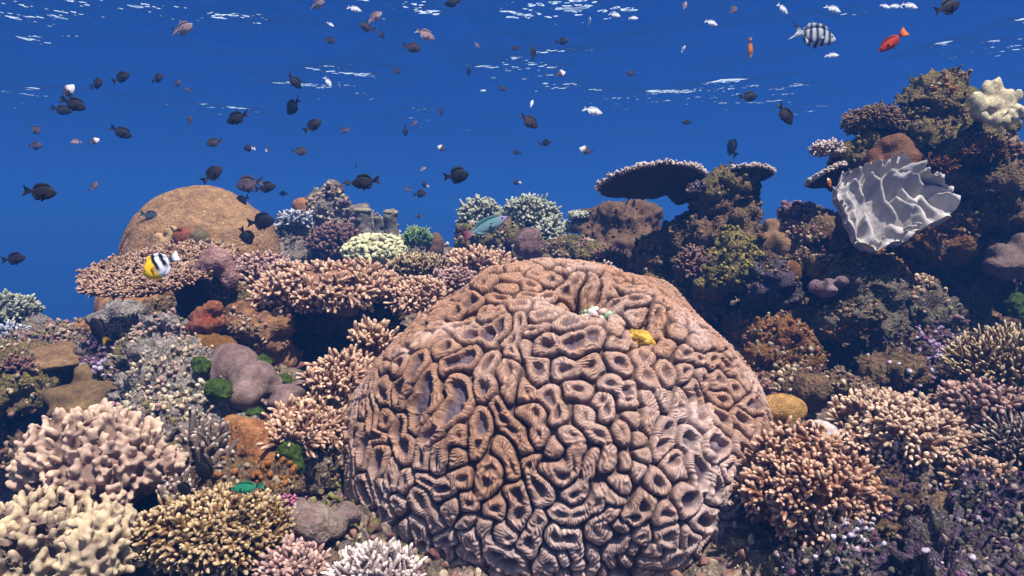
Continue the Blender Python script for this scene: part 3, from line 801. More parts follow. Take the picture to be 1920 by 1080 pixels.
lobes('plate_coral', 'stack of smooth tan coral plates on the left slope', 'coral', [(95, 658, 2.75, 44, 13, .12), (118, 678, 2.72, 40, 11, .12), (92, 700, 2.72, 30, 12, .1), (112, 690, 2.8, 30, 34, .1)], S_TAN, .009, .008, 12, 19, wob=.16)
lobes('lobed_coral', 'mustard brown lobed coral under the tan plates at left', 'coral', [(170, 705, 2.55, 30, 24), (130, 740, 2.5, 44, 20), (190, 745, 2.5, 46, 26), (215, 770, 2.5, 40, 40), (150, 770, 2.45, 52, 16), (140, 805, 2.45, 46, 15)], S_MUST, .011, .014, 9, 21, wob=.22)
rock('reef_rock', 'crusted rock with pink patches between the tan plates and the pale rubble', 'rock', [(205, 700, 2.6, 36, 24), (190, 660, 2.75, 46, 24), (230, 670, 2.75, 36, 30)], M_RUB, .012, .03, 9, 22, 1, C_PURP, 600, .009)
rock('reef_rock', 'dark rough rock at the left border of the picture', 'rock', [(20, 740, 3.1, 60, 60), (-20, 800, 3.0, 80, 60), (60, 690, 3.15, 40, 30), (40, 850, 2.7, 70, 50)], M_DARK, .016, .04, 7, 23, 1, C_DARK, 500, .012)

rock('reef_rock', 'brown rock shelf with olive turf at the left border above the dark hollow', 'rock', [(40, 730, 2.55, 60, 22), (-10, 700, 2.6, 70, 34), (70, 760, 2.5, 34, 18), (15, 690, 2.7, 60, 30)], M_OLIVE, .011, .035, 10, 81, 1.3, C_MIX, 700, .009, T_OLIVE, 500, tl=.016)
rock('reef_rock', 'mauve brown rock low at the left border under the brown shelf', 'rock', [(20, 830, 2.6, 60, 36), (60, 860, 2.5, 50, 40), (-20, 800, 2.6, 50, 40)], M_DARK, .012, .04, 9, 82, 1.3, C_DARK, 500, .01)
colony('branching_coral', 'small dusky coral tuft on the rock shelf at the left border', 'coral', 28, 690, 2.5, 26, 18, K_MAROON, 50, .04, .006, 4, .6, 'knob', -.2)
# --- pale rubble slope left of the middle
rock('rubble_mound', 'pale rubble mound of broken coral, left of the grey leather coral', 'rubble', [(300, 690, 2.45, 70, 50), (345, 740, 2.35, 90, 44), (270, 740, 2.4, 50, 40), (390, 790, 2.2, 80, 40), (300, 800, 2.15, 70, 40), (340, 650, 2.65, 60, 30)],
     M_GREY, .0125, .045, 10, 24, 1.4, C_PALE, 1700, .0095, None, 0)
rock('reef_rock', 'yellowish crusted hump at the top of the pale rubble mound', 'rock', [(290, 645, 2.62, 44, 26), (250, 655, 2.65, 30, 22), (330, 660, 2.62, 26, 20)], M_OLIVE, .011, .025, 11, 25, 1.2, C_PALE, 700, .008)
lobes('leather_coral', 'smooth grey mauve leather coral with rounded lobes', 'coral', [(440, 690, 2.32, 46, 44), (395, 708, 2.3, 32, 34), (478, 712, 2.26, 46, 36), (460, 742, 2.2, 36, 28), (425, 662, 2.36, 26, 18), (500, 725, 2.28, 36, 24)], S_GREYL, .009, .008, 9, 26, wob=.14)
lobes('leather_coral', 'low grey brown leather fold right of the mauve leather coral', 'coral', [(545, 735, 2.25, 38, 16), (530, 755, 2.22, 34, 16), (570, 725, 2.3, 28, 14)], S_GREYL, .009, .008, 11, 27, wob=.2)
for i, (px, py, Y, rx, ry, l) in enumerate([(376, 684, 2.24, 17, 19, 'bright green algae clump left of the mauve leather coral'), (409, 733, 2.12, 23, 20, 'bright green algae clump below the mauve leather coral'),
        (492, 677, 2.38, 18, 8, 'flat green algae patch behind the mauve leather coral'), (478, 772, 2.1, 14, 6, 'small green algae patch above the orange brown lump'), (545, 858, 1.95, 24, 30, 'dark green algae ball in the shade beside the brain coral'),
        (1908, 577, 2.6, 22, 24, 'green algae clump on the right edge of the picture'), (532, 712, 2.3, 14, 8, 'green algae tuft in the crease beside the grey brown leather fold')]):
    V, F, N = remesh([(P(px, py, Y), (rx * S(Y), .03, ry * S(Y))), (P(px + rx * .5, py + ry * .4, Y - .01), (rx * .6 * S(Y), .02, ry * .6 * S(Y)))], .004, .3, 30 + i)
    V = V + N * (.009 * fbm(V * 45, 3, i) + .008 * (.5 - worley(V * 85, i)[0]))[:, None]
    c = P(px, py + ry, Y); o = tag(put('green_algae', MB().add(V - c, F, .35, .5).mesh('green_algae', K_GREEN), c), l, 'algae', 'bright green algae on the reef')
    tufts(o, V - c, np.maximum(N, -.2), K_GREEN, 500, .007, i, 'blades')
lobes('boulder_coral', 'orange brown coral lump with a smooth skin, above the golden coral', 'coral', [(470, 832, 1.98, 44, 50), (440, 805, 2.02, 30, 30), (490, 860, 1.96, 34, 34)], S_ORB, .009, .01, 12, 28, wob=.15, fine=.008)
rock('reef_rock', 'shaded rough rock in the hole beside the brain coral', 'rock', [(600, 890, 2.05, 40, 36), (625, 860, 2.1, 30, 30), (560, 900, 2.1, 40, 30)], M_RUB, .01, .02, 12, 29, 1.2, C_DARK, 400, .008)
rock('dead_coral_branch', 'stout dead coral stump with lilac crust, leaning on the brain coral base', 'rock', [(582, 985, 1.72, 50, 38), (560, 965, 1.72, 26, 30), (620, 985, 1.74, 34, 26), (650, 965, 1.78, 26, 24), (570, 1000, 1.72, 36, 26)],
     smooth_mat('lilac_stump', '#6a5650', '#8a7a6c', '#b0a29c', 12, 140, .003), .008, .006, 11, 31, .7)
colony('branching_coral', 'small bright pink knobbly coral beside the dead coral stump', 'coral', 540, 945, 1.72, 18, 18, coral_mat('hot_pink', '#7a3450', '#c07a94', .4, .3), 40, .02, .004, 3, .7, 'knob')

# --- soft leather finger corals, bottom left
colony('finger_leather_coral', 'big fan of mauve leather coral with thick blunt fingers, lower left', 'coral', 178, 876, 1.75, 138, 104, K_LEATH, 820, .040, .0084, 1, .22, 'finger', -.5, .30, .62, .45, .13, 8, jit=.2, R2=.9, fuse=.0031)
colony('finger_leather_coral', 'cream fingered leather coral in the bottom left corner', 'coral', 60, 1030, 1.55, 150, 78, K_CREAM, 560, .042, .0088, 1, .32, 'finger', -.4, .35, .62, .5, .14, 8, jit=.2, R2=.9, fuse=.0031)
colony('finger_leather_coral', 'cream leather coral lobe between the mauve fan and the golden coral', 'coral', 192, 1035, 1.50, 56, 86, K_CREAM, 260, .042, .0088, 1, .32, 'finger', -.4, .25, .6, .5, .1, 8, jit=.2, R2=.9, fuse=.0031)
colony('bushy_coral', 'golden brown bushy coral with pale tips, bottom left', 'coral', 402, 1000, 1.60, 128, 82, K_GOLD, 330, .055, .0048, 7, .75, 'knob', -.5, .18, .5, .2, .13, 5, jit=.4, R2=.95)
colony('finger_leather_coral', 'grey brown soft coral with thin white tipped fingers', 'coral', 388, 858, 1.90, 54, 66, K_GREYF, 60, .09, .0085, 2, .35, 'finger', -.2, .2, .6, 1.0, .08, 7, jit=.3, R2=.8)
colony('finger_leather_coral', 'small grey soft coral under the black damselfish', 'coral', 330, 925, 1.72, 30, 30, K_GREYF, 34, .06, .008, 2, .4, 'finger', -.2, .2, .6, .9, .06, 7)
rock('reef_rock', 'dark rock filling the gap behind the golden coral', 'rock', [(370, 910, 1.9, 60, 50), (430, 900, 1.9, 50, 40), (500, 920, 1.88, 50, 40), (300, 900, 2.0, 60, 60)], M_DARK, .012, .025, 9, 32, 1, C_DARK, 400, .009)
colony('branching_coral', 'pink cauliflower coral at the bottom edge beside the golden coral', 'coral', 548, 1075, 1.50, 56, 46, K_ROSE, 90, .05, .006, 6, .7, 'knob')
colony('branching_coral', 'pale pink spiky coral at the bottom edge before the brain coral', 'coral', 705, 1082, 1.42, 86, 52, K_PALE, 150, .055, .0055, 3, .35, 'finger', -.2, .15, .55, .6)

# --- pink branching corals between the left reef and the brain coral
colony('branching_coral', 'pink branching coral spreading left of the brain coral at mid height', 'coral', 582, 796, 2.10, 74, 42, K_PINK, 120, .07, .0068, 6, .6, 'knob', -.5, .3, .55, .45, .16)
colony('branching_coral', 'small pink branching coral low beside the orange brown lump', 'coral', 540, 840, 2.05, 44, 30, K_PINK, 50, .06, .0065, 5, .6, 'knob', -.4, .3, .55, .4)
colony('branching_coral', 'pink branching coral touching the upper left flank of the brain coral', 'coral', 640, 705, 2.28, 62, 42, K_PINK, 90, .075, .0075, 6, .6, 'knob', -.4, .3, .55, .45, .14)
colony('branching_coral', 'cream tipped branching coral tucked against the brain coral shoulder', 'coral', 700, 640, 2.52, 42, 34, coral_mat('cream_tipped', '#8a6048', '#ecc8a4', .5, .3), 46, .085, .0085, 4, .5, 'knob', -.2, .3, .55, .6)
colony('branching_coral', 'wide pink branching coral shelf above the dark hollow', 'coral', 620, 545, 3.0, 128, 52, K_PINK, 300, .085, .0095, 6, .6, 'knob', -.35, .3, .5, .4, .3)
colony('branching_coral', 'dusky rose branching coral below the brown dome', 'coral', 500, 515, 3.25, 66, 40, K_ROSE, 120, .08, .0095, 6, .6, 'knob', -.35, .3, .5, .4, .2)
colony('branching_coral', 'dense pink branching coral right behind the brain coral shoulder', 'coral', 790, 563, 2.95, 54, 40, K_PINK, 110, .07, .0085, 6, .6, 'knob', -.4, .25, .5, .4)
rock('reef_rock', 'dark rock under the wide pink branching shelf', 'rock', [(630, 590, 3.15, 90, 36), (560, 600, 3.2, 60, 40), (720, 590, 3.2, 50, 40), (660, 640, 3.2, 60, 40)], M_DARK, .014, .03, 8, 33, 1, C_DARK, 400, .01)
colony('branching_coral', 'tan bottlebrush coral behind the dense pink branching coral', 'coral', 785, 500, 3.4, 58, 24, K_BUFF, 150, .06, .0065, 4, .5, 'finger', -.2, .2, .5, .7)
colony('branching_coral', 'pinkish branching coral behind the brain coral top, left of the red lump', 'coral', 900, 500, 3.4, 66, 34, K_PINK, 110, .09, .0105, 5, .55, 'knob', -.3, .3, .5, .6)
colony('branching_coral', 'dusty mauve low branching coral nearest behind the brain coral, upper left', 'coral', 850, 530, 3.1, 46, 26, K_ROSE, 70, .06, .0085, 5, .6, 'knob', -.3)

# --- far middle: the spire and the small far colonies
rock('coral_spire', 'grey brown rock spire crusted with coral right of the dome', 'rock', [(618, 420, 5.0, 38, 40), (628, 385, 5.0, 22, 36), (632, 362, 5.0, 9, 17), (600, 378, 5.0, 22, 14), (585, 455, 5.0, 60, 40), (640, 460, 5.0, 50, 46), (660, 430, 5.0, 22, 34), (560, 480, 4.9, 44, 40)], M_FAR, .018, .05, 6, 34, 1.5, C_PALE, 1100, .017)
lobes('boulder_coral', 'small tan dome on the left shoulder of the rock spire', 'coral', [(567, 388, 4.95, 20, 17), (575, 400, 4.95, 18, 18)], S_SIDE, .014, .008, 8, 35)
colony('branching_coral', 'whitish blue soft coral on the left side of the rock spire', 'coral', 556, 414, 4.8, 28, 20, K_BLUEW, 50, .08, .011, 3, .5, 'finger')
colony('branching_coral', 'reddish brown branching coral on the face of the rock spire', 'coral', 628, 460, 4.75, 46, 38, K_MAROON, 110, .09, .013, 5, .7, 'knob', -.3, .3)
colony('branching_coral', 'spiny tuft crowning the tip of the rock spire', 'coral', 632, 358, 4.95, 13, 12, K_MAROON, 22, .05, .008, 2, .5, 'point')
colony('nubby_coral', 'pale yellow green nubby coral mound in front of the pillar sponges', 'coral', 704, 474, 4.2, 60, 38, K_YELG, 330, .035, .0155, 0, .5, 'knob', -.2, .12)
rock('reef_rock', 'grey far rock carrying the pillar sponges', 'rock', [(700, 455, 5.1, 56, 30), (760, 470, 5.0, 40, 22), (820, 480, 5.0, 40, 20), (670, 430, 5.15, 30, 30)], M_FAR, .02, .04, 6, 36, 1, C_PALE, 400, .016)
for px, py, r, h, l in [(681, 414, 17, 17, 'stout pillar coral with an olive cap, nearest the rock spire'), (712, 424, 13, 13, 'shortest pillar coral, the middle one of the row'), (733, 420, 14, 19, 'tall smooth pillar coral at the right end of the row')]:
    Y = 4.9; s = S(Y); c = P(px, py + h * 1.4, Y)
    o = thing('pillar_coral', l, 'coral', c, 'pillar corals beside the rock spire')
    for nm, zz, rr, m in (('column', [(0, .1), (.3, .25), (.7, .5), (1.0, .8)], [1.1, .95, .9, .95], S_PILL),):
        V, F, N = remesh([((0, 0, h * s * 2.2 * z0), (r * s * k, r * s * k, h * s * .75)) for (z0, _), k in zip(zz, rr)], .012, .3, px)
        V = V + N * (.02 * fbm(V * 14, 3, px) + .012 * (.5 - worley(V * 30, px)[0]))[:, None]
        put('column', MB().add(V, F, 0, .5).mesh('column', m), parent=o)
    V, F, N = remesh([((0, 0, h * s * 2.5), (r * s * 1.12, r * s * 1.12, h * s * .34))], .01, .1, px + 1)
    put('cap', MB().add(V, F, 0, .5).mesh('cap', S_PILT), parent=o)
colony('branching_coral', 'green spiky coral head between the nubby mound and the open gap', 'coral', 783, 447, 4.6, 28, 22, K_SPIKE, 130, .07, .0075, 2, .4, 'point', -.1, .1, .5, .9)
lobes('boulder_coral', 'small round grey green head right of the green spiky coral', 'coral', [(816, 455, 4.65, 17, 20), (814, 470, 4.65, 18, 16)], S_PORE, .012, .012, 12, 37)
colony('branching_coral', 'pale grey green bushy coral, the left one of the two on the far skyline', 'coral', 901, 408, 4.8, 36, 32, K_SAGE, 110, .09, .0115, 6, .65, 'knob', -.3, .2)
colony('branching_coral', 'pale grey green bushy coral, the right and larger of two on the far skyline', 'coral', 997, 408, 4.8, 48, 38, K_SAGE, 160, .09, .0115, 6, .65, 'knob', -.3, .2)
colony('branching_coral', 'dull sage bushy coral below the larger skyline bush', 'coral', 1030, 445, 4.6, 32, 30, K_SAGE, 80, .08, .0115, 6, .65, 'knob', -.3, .2)
rock('reef_rock', 'far rock with red and green crusts beneath the skyline bushes', 'rock', [(900, 455, 4.7, 44, 34), (950, 440, 4.8, 50, 22), (880, 440, 4.85, 26, 30), (1020, 475, 4.6, 60, 24)], M_OLIVE, .018, .04, 7, 38, 1, C_MIX, 500, .014)
lobes('boulder_coral', 'mauve brown coral lump beneath the larger skyline bush', 'coral', [(993, 452, 4.3, 25, 26), (985, 466, 4.3, 24, 16), (1005, 465, 4.3, 18, 24)], smooth_mat('mauve_brown', '#5c443c', '#7c625a', '#a08880', 14, 120, .006), .012, .02, 12, 39, wob=.15, fine=.012)
lobes('boulder_coral', 'small violet grey ball at the edge of the brain coral top', 'coral', [(1025, 488, 3.3, 12, 12)], S_GREYL, .007, .008, 20, 40, fine=.006)
colony('branching_coral', 'flat sage shelf coral right of the skyline bushes', 'coral', 1075, 425, 4.7, 42, 11, K_SAGE, 120, .05, .009, 4, .6, 'finger', -.1, .2, .55, .7)
table_coral('table_coral', 'small sage plate coral beside the brown boulders on the skyline', 1094, 402, 4.6, 25, .08, K_SAGE, K_BROWN, (math.radians(6), 0, 0), .05, 220, .025, .008, (P(1098, 408, 4.62), P(1110, 430, 4.65), .04), 2, .0, 8, .7)
rock('boulder_coral', 'olive brown boulder coral heads left of the big overhanging table', 'coral', [(1150, 425, 4.3, 46, 44), (1200, 418, 4.35, 42, 38), (1120, 440, 4.3, 36, 32), (1165, 470, 4.2, 50, 34), (1205, 460, 4.3, 36, 44)], S_PORE, .014, .03, 7, 41, 1.2, T_BROWN, 250, .01, T_OLIVE, 700, tl=.02)
rock('reef_rock', 'mottled olive and mauve rock ledge behind the brain coral top', 'rock', [(1075, 468, 3.9, 50, 22), (1060, 455, 3.95, 24, 18), (1110, 480, 3.8, 50, 22)], M_OLIVE, .013, .025, 9, 42, 1, C_MIX, 300, .01)
colony('bushy_coral', 'dark mauve brown bush just behind the brain coral top', 'coral', 1143, 490, 3.5, 32, 24, K_MAROON, 130, .045, .0065, 5, .7, 'knob', -.2, .2)

# --- pinnacle with the two overhanging tables
rock('rock_pinnacle', 'dark rock pinnacle under the two overhanging table corals', 'rock', [(1365, 352, 3.2, 40, 26), (1345, 385, 3.2, 46, 36), (1370, 430, 3.2, 52, 60), (1330, 470, 3.2, 74, 56), (1400, 500, 3.15, 66, 50), (1275, 490, 3.3, 62, 50), (1240, 470, 3.4, 30, 26), (1300, 545, 3.2, 80, 40), (1460, 530, 3.1, 50, 40), (1385, 460, 3.1, 34, 50)],
     M_DARK, .0135, .045, 7, 43, 1.4, C_DARK, 1500, .012, T_OLIVE, 1200, tl=.02)
rock('turf_rock', 'olive green turf clump on the front of the rock pinnacle', 'rock', [(1365, 510, 2.98, 38, 30), (1385, 475, 3.02, 34, 28), (1345, 530, 2.98, 30, 20)], M_OLIVE, .01, .03, 10, 44, 1.4, T_OLIVE, 500, .01, T_OLIVE, 1500, tl=.016)
rock('turf_rock', 'mossy knob topping the rock pinnacle between the two tables', 'rock', [(1362, 340, 3.12, 34, 16), (1385, 350, 3.15, 20, 18), (1335, 360, 3.12, 26, 22)], M_OLIVE, .01, .02, 10, 45, 1.2, C_DARK, 150, .008, T_OLIVE, 900, tl=.014)
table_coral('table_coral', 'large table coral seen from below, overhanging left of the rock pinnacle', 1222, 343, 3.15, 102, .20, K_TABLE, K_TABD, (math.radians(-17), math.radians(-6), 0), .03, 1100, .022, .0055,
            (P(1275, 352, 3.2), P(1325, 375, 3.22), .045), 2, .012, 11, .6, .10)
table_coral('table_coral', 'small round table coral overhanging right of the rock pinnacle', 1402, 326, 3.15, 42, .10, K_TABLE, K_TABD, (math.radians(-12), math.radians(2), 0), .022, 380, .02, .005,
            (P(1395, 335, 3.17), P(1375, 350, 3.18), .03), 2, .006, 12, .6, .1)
rock('coralline_lump', 'whitish crusted knob joining the large table to the pinnacle', 'rock', [(1300, 358, 3.05, 12, 15), (1308, 350, 3.07, 12, 10)], M_PURP, .006, .008, 26, 46, 1, C_PURP, 90, .006)
lobes('leather_coral', 'tan leather coral draped on the right side of the rock pinnacle', 'coral', [(1447, 425, 3.05, 17, 18), (1456, 450, 3.0, 22, 18), (1470, 465, 3.0, 18, 22), (1440, 455, 3.0, 16, 20)], S_TAN, .009, .01, 12, 47, wob=.18)
colony('finger_coral', 'purplish brown blunt finger coral against the water, right of the pinnacle', 'coral', 1497, 402, 3.1, 30, 22, K_PURPF, 24, .06, .018, 2, .4, 'knob', 0, .3, .6, .8)
colony('bushy_coral', 'dark mauve bush in the shade at the foot of the rock pinnacle', 'coral', 1300, 500, 3.0, 30, 34, K_MAROON, 110, .05, .0075, 5, .7, 'knob', -.3, .2)
rock('coralline_lump', 'lilac grey crusted lump low on the pinnacle beside the yellow sponge', 'rock', [(1450, 520, 2.92, 34, 26), (1430, 545, 2.92, 30, 22), (1475, 550, 2.92, 20, 24)], M_PURP, .01, .025, 12, 48, 1.2, C_DARK, 250, .008)
lobes('amber_sponge', 'mustard yellow sponge on the right of the lilac crusted lump', 'sponge', [(1487, 512, 2.88, 15, 18), (1480, 500, 2.88, 14, 12)], S_AMBER, .007, .01, 20, 49, wob=.2)

# --- the high reef on the right
rock('reef_wall', 'dark recessed reef wall behind the right hand corals', 'rock', [(1700, 520, 3.45, 200, 120), (1850, 420, 3.4, 170, 120), (1560, 500, 3.5, 120, 80), (1900, 560, 3.2, 120, 120), (1760, 340, 3.45, 130, 80), (1560, 600, 3.3, 120, 80), (1700, 640, 3.2, 200, 70), (2050, 500, 3.0, 160, 220), (1460, 620, 3.1, 90, 60)],
     M_DARK, .019, .06, 5.5, 50, 1.3, C_DARK, 2200, .016, None, 0)
rock('reef_rock', 'mossy brown rock forming the highest point of the right reef', 'rock', [(1745, 190, 3.0, 58, 44), (1705, 222, 3.0, 32, 28), (1780, 215, 3.0, 44, 50), (1795, 165, 3.0, 14, 26), (1740, 165, 3.0, 40, 22)], M_OLIVE, .0115, .035, 9, 51, 1.4, C_DARK, 500, .009, T_OLIVE, 2600, tl=.016)
rock('turf_rock', 'olive turf covered slope below the highest rock on the right', 'rock', [(1745, 262, 2.9, 66, 36), (1690, 250, 2.95, 44, 26), (1800, 260, 2.95, 60, 36), (1720, 300, 2.95, 60, 36), (1640, 300, 2.95, 40, 40), (1600, 310, 2.95, 36, 34), (1830, 250, 3.05, 60, 36)], M_OLIVE, .0125, .035, 9, 52, 1.4, C_DARK, 900, .01, T_OLIVE, 3600, tl=.017)
lobes('dome_coral', 'pair of brown coral humps below the turf slope on the right', 'coral', [(1678, 275, 2.78, 32, 26), (1692, 300, 2.74, 34, 24), (1650, 300, 2.8, 30, 26), (1670, 320, 2.76, 50, 20)], smooth_mat('hump_brown', '#4a3220', '#6c4428', '#8a5c3c', 12, 160), .009, .012, 12, 53, wob=.12)
colony('bushy_coral', 'shaggy olive brown bush coral jutting out over the water on the right', 'coral', 1636, 228, 2.95, 50, 30, K_BROWN, 260, .05, .0058, 5, .6, 'finger', -.6, .15, .5, .25, .12)
colony('branching_coral', 'small pinkish mauve coral jutting left over the water below the bush', 'coral', 1552, 281, 2.92, 30, 18, K_TABLE, 80, .045, .006, 3, .5, 'finger', -.5, .15, .5, .3)
rock('reef_rock', 'stubby mossy ledge carrying the small pinkish mauve coral', 'rock', [(1590, 285, 2.97, 34, 14), (1625, 280, 2.97, 26, 22)], M_OLIVE, .01, .02, 12, 54, 1, C_DARK, 100, .007, T_OLIVE, 500, tl=.012)
table_coral('table_coral', 'small mauve table coral seen edge on left of the white leather coral', 1548, 327, 2.95, 36, .10, K_TABLE, K_TABD, (math.radians(-14), math.radians(-24), 0), .03, 300, .016, .005, (P(1570, 330, 2.97), P(1600, 335, 2.98), .04), 2, .0, 13, .6, .08)
lobes('leather_coral', 'creamy white leather coral with stout lobes at the upper right corner', 'coral',
      [(1862, 205, 2.74, 40, 24), (1834, 196, 2.7, 13, 26), (1829, 184, 2.7, 10, 14), (1850, 176, 2.72, 11, 26), (1849, 163, 2.73, 8, 13), (1870, 172, 2.72, 12, 28), (1868, 158, 2.72, 10, 11), (1886, 188, 2.7, 15, 22), (1893, 176, 2.7, 11, 11), (1908, 180, 2.72, 10, 14),
       (1906, 204, 2.66, 10, 11), (1918, 208, 2.66, 8, 11), (1895, 214, 2.64, 9, 12), (1846, 219, 2.64, 8, 11), (1870, 226, 2.62, 9, 13), (1858, 228, 2.64, 7, 9), (1886, 226, 2.63, 8, 11), (1880, 222, 2.7, 30, 14)], smooth_mat('cream_leather', '#a89a7c', '#c8bc98', None, 9, 300, .001), .006, .004, 14, 55, wob=.1)
rock('reef_rock', 'rugged brown plate rocks along the right edge of the picture', 'rock', [(1830, 290, 2.9, 70, 24), (1880, 345, 2.85, 70, 26), (1800, 335, 2.9, 50, 22), (1900, 300, 2.9, 60, 24), (1850, 400, 2.9, 70, 24), (1910, 400, 2.8, 50, 28)], M_DARK, .0125, .035, 10, 55, 1.5, C_DARK, 1500, .011)
colony('branching_coral', 'tangle of thin amber brown dead branches on the right reef', 'coral', 1845, 285, 2.75, 40, 20, coral_mat('amber_twigs', '#4a2c14', '#8a5a2c', .3, .3), 70, .06, .004, 3, .9, 'stem', -.3)
colony('branching_coral', 'small amber twig coral right of the brown humps', 'coral', 1760, 312, 2.72, 28, 16, coral_mat('amber_twigs', '#4a2c14', '#8a5a2c', .3, .3), 50, .045, .004, 3, .9, 'stem', -.3)
lobes('leather_coral', 'greyish leather shelf at the right edge of the picture', 'coral', [(1895, 500, 2.7, 46, 22), (1880, 480, 2.72, 30, 22), (1920, 460, 2.75, 36, 30), (1930, 510, 2.7, 40, 16)], smooth_mat('grey_shelf', '#57463e', '#6c5a52', None, 14, 200, .002, (1, 1, 3)), .011, .02, 10, 56, wob=.25)
rock('reef_rock', 'rusty crusted ledge right of the white leather coral', 'rock', [(1790, 420, 2.95, 60, 24), (1760, 460, 2.95, 70, 24), (1830, 440, 2.95, 46, 24)], M_RUST, .0125, .035, 9, 57, 1.4, C_DARK, 800, .01)
rock('reef_rock', 'mauve brown rubble ledge under the left edge of the white leather coral', 'rock', [(1545, 450, 3.0, 60, 22), (1500, 440, 3.05, 40, 24), (1560, 425, 3.05, 30, 20), (1530, 490, 3.0, 60, 24)], M_DARK, .012, .03, 10, 58, 1.4, C_MIX, 500, .01)
rock('reef_rock', 'rusty orange crusted crest above the grey boulder heads', 'rock', [(1610, 510, 2.75, 72, 24), (1560, 510, 2.75, 30, 22), (1660, 530, 2.75, 40, 30)], M_RUST, .011, .025, 11, 59, 1.3, C_DARK, 500, .009, T_BROWN, 400, tl=.012)
rock('boulder_coral', 'dark grey boulder heads in the middle of the right reef', 'coral', [(1610, 535, 2.6, 60, 26), (1605, 585, 2.55, 52, 36), (1575, 600, 2.58, 46, 30), (1650, 590, 2.58, 40, 44), (1640, 555, 2.6, 46, 30)], rock_mat('boulder_grey', ['#332b28', '#5c5048', '#6c6450', '#4a423c', '#74685c'], '#a89a8a', .3, 9), .0115, .03, 9, 60, 1.3, C_DARK, 600, .009, T_BROWN, 400, tl=.01)
lobes('knob_coral', 'cluster of mauve ball knobs on the left of the grey boulder heads', 'coral', [(1530, 538, 2.52, 15, 14), (1553, 530, 2.5, 11, 10), (1560, 544, 2.48, 14, 8), (1578, 527, 2.5, 13, 11), (1548, 545, 2.53, 20, 14)], smooth_mat('mauve_knob', '#5c464a', '#7c686a', None, 16, 200), .006, .004, 20, 61, wob=.08)
rock('reef_rock', 'dark crusted boulder right of the grey boulder heads', 'rock', [(1735, 590, 2.6, 46, 34), (1700, 575, 2.65, 40, 24), (1770, 600, 2.6, 30, 34), (1720, 560, 2.7, 40, 24)], rock_mat('boulder_grey', []), .0115, .03, 10, 62, 1.4, C_MIX, 500, .009)
rock('reef_rock', 'violet grey rubble under the dark crusted boulder', 'rock', [(1730, 650, 2.55, 70, 26), (1680, 690, 2.5, 70, 26), (1770, 690, 2.5, 60, 24), (1640, 690, 2.55, 50, 22)], M_DARK, .011, .035, 11, 63, 1.5, C_PURP, 900, .009)
rock('reef_rock', 'brown and green mottled boulder right behind the brain coral', 'rock', [(1480, 645, 2.55, 50, 40), (1440, 630, 2.6, 40, 34), (1500, 690, 2.5, 40, 30), (1430, 680, 2.5, 30, 30)], M_RUST, .0115, .03, 10, 64, 1.4, C_DARK, 500, .009, T_OLIVE, 400, tl=.012)
rock('reef_rock', 'low dark rock with a pale crust above the tan oval coral', 'rock', [(1500, 722, 2.4, 60, 16), (1560, 720, 2.4, 40, 16), (1440, 725, 2.4, 40, 16), (1610, 740, 2.4, 40, 20)], M_DARK, .01, .025, 12, 65, 1.4, C_MIX, 400, .009)
lobes('boulder_coral', 'smooth tan oval coral tucked against the right side of the brain coral', 'coral', [(1466, 768, 2.08, 48, 30), (1450, 790, 2.08, 36, 22)], S_OVAL, .008, .005, 9, 66, wob=.06)
lobes('boulder_coral', 'dull tan oval coral between the tan oval and the whitish disc', 'coral', [(1492, 806, 1.98, 28, 16), (1480, 818, 1.98, 26, 14)], S_PORE, .007, .004, 9, 67, wob=.05)
lobes('disc_coral', 'whitish lilac disc coral with fine lines, near the brain coral', 'coral', [(1538, 812, 1.9, 36, 24), (1535, 826, 1.9, 34, 18)], S_LILAC, .006, .002, 9, 68, wob=.04)

# --- right foreground colonies
colony('cauliflower_soft_coral', 'orange tan cauliflower coral against the lower right of the brain coral', 'coral', 1510, 920, 1.72, 108, 104, K_ORANGE, 260, .062, .0066, 8, .75, 'knob', -.7, .3, .5, .25, .15)
colony('cauliflower_soft_coral', 'large pale tan cauliflower coral on the right', 'coral', 1672, 812, 2.0, 98, 80, coral_mat('pale_tan_knobs', '#8a6450', '#dcbfa0', .5, .3, '#94705c'), 240, .065, .0075, 8, .7, 'knob', -.5, .3, .5, .3, .16)
colony('cauliflower_soft_coral', 'mauve tan cauliflower coral at the right edge below the buff spiky coral', 'coral', 1850, 765, 2.1, 84, 52, coral_mat('mauve_tan_knobs', '#6c4c40', '#b8968a', .5, .3), 130, .07, .0085, 7, .6, 'knob', -.4, .3, .5, .3)
colony('branching_coral', 'buff coral with fine upright spikes at the right edge', 'coral', 1880, 690, 2.2, 98, 72, K_BUFF, 420, .07, .0052, 2, .3, 'finger', -.1, .08, .5, .5, .14, 5)
colony('branching_coral', 'dark grey spiky coral at the right edge, lower than the buff one', 'coral', 1905, 845, 1.95, 72, 62, K_GREYS, 260, .07, .005, 2, .35, 'finger', -.1, .1, .5, .4, .12, 5)
colony('cauliflower_soft_coral', 'small tan cauliflower coral low at the right edge', 'coral', 1835, 900, 1.85, 60, 34, K_TAN, 80, .055, .0072, 6, .6, 'knob', -.4)
rock('coralline_lump', 'purple and white crusted rubble at the bottom right of the brain coral', 'rubble', [(1570, 1050, 1.6, 60, 44), (1530, 1080, 1.6, 60, 44), (1610, 1090, 1.55, 50, 40)], M_PURP, .009, .05, 12, 69, 1.6, C_PURP, 800, .0075)
rock('coralline_lump', 'purple crusted dead branches in the bottom right corner', 'rubble', [(1820, 1050, 1.5, 90, 20), (1760, 1065, 1.48, 60, 26), (1880, 1040, 1.5, 60, 20), (1840, 1090, 1.45, 120, 30), (1745, 1040, 1.5, 30, 16)], M_PURP, .009, .05, 12, 70, 1.6, C_PURP, 800, .0075)
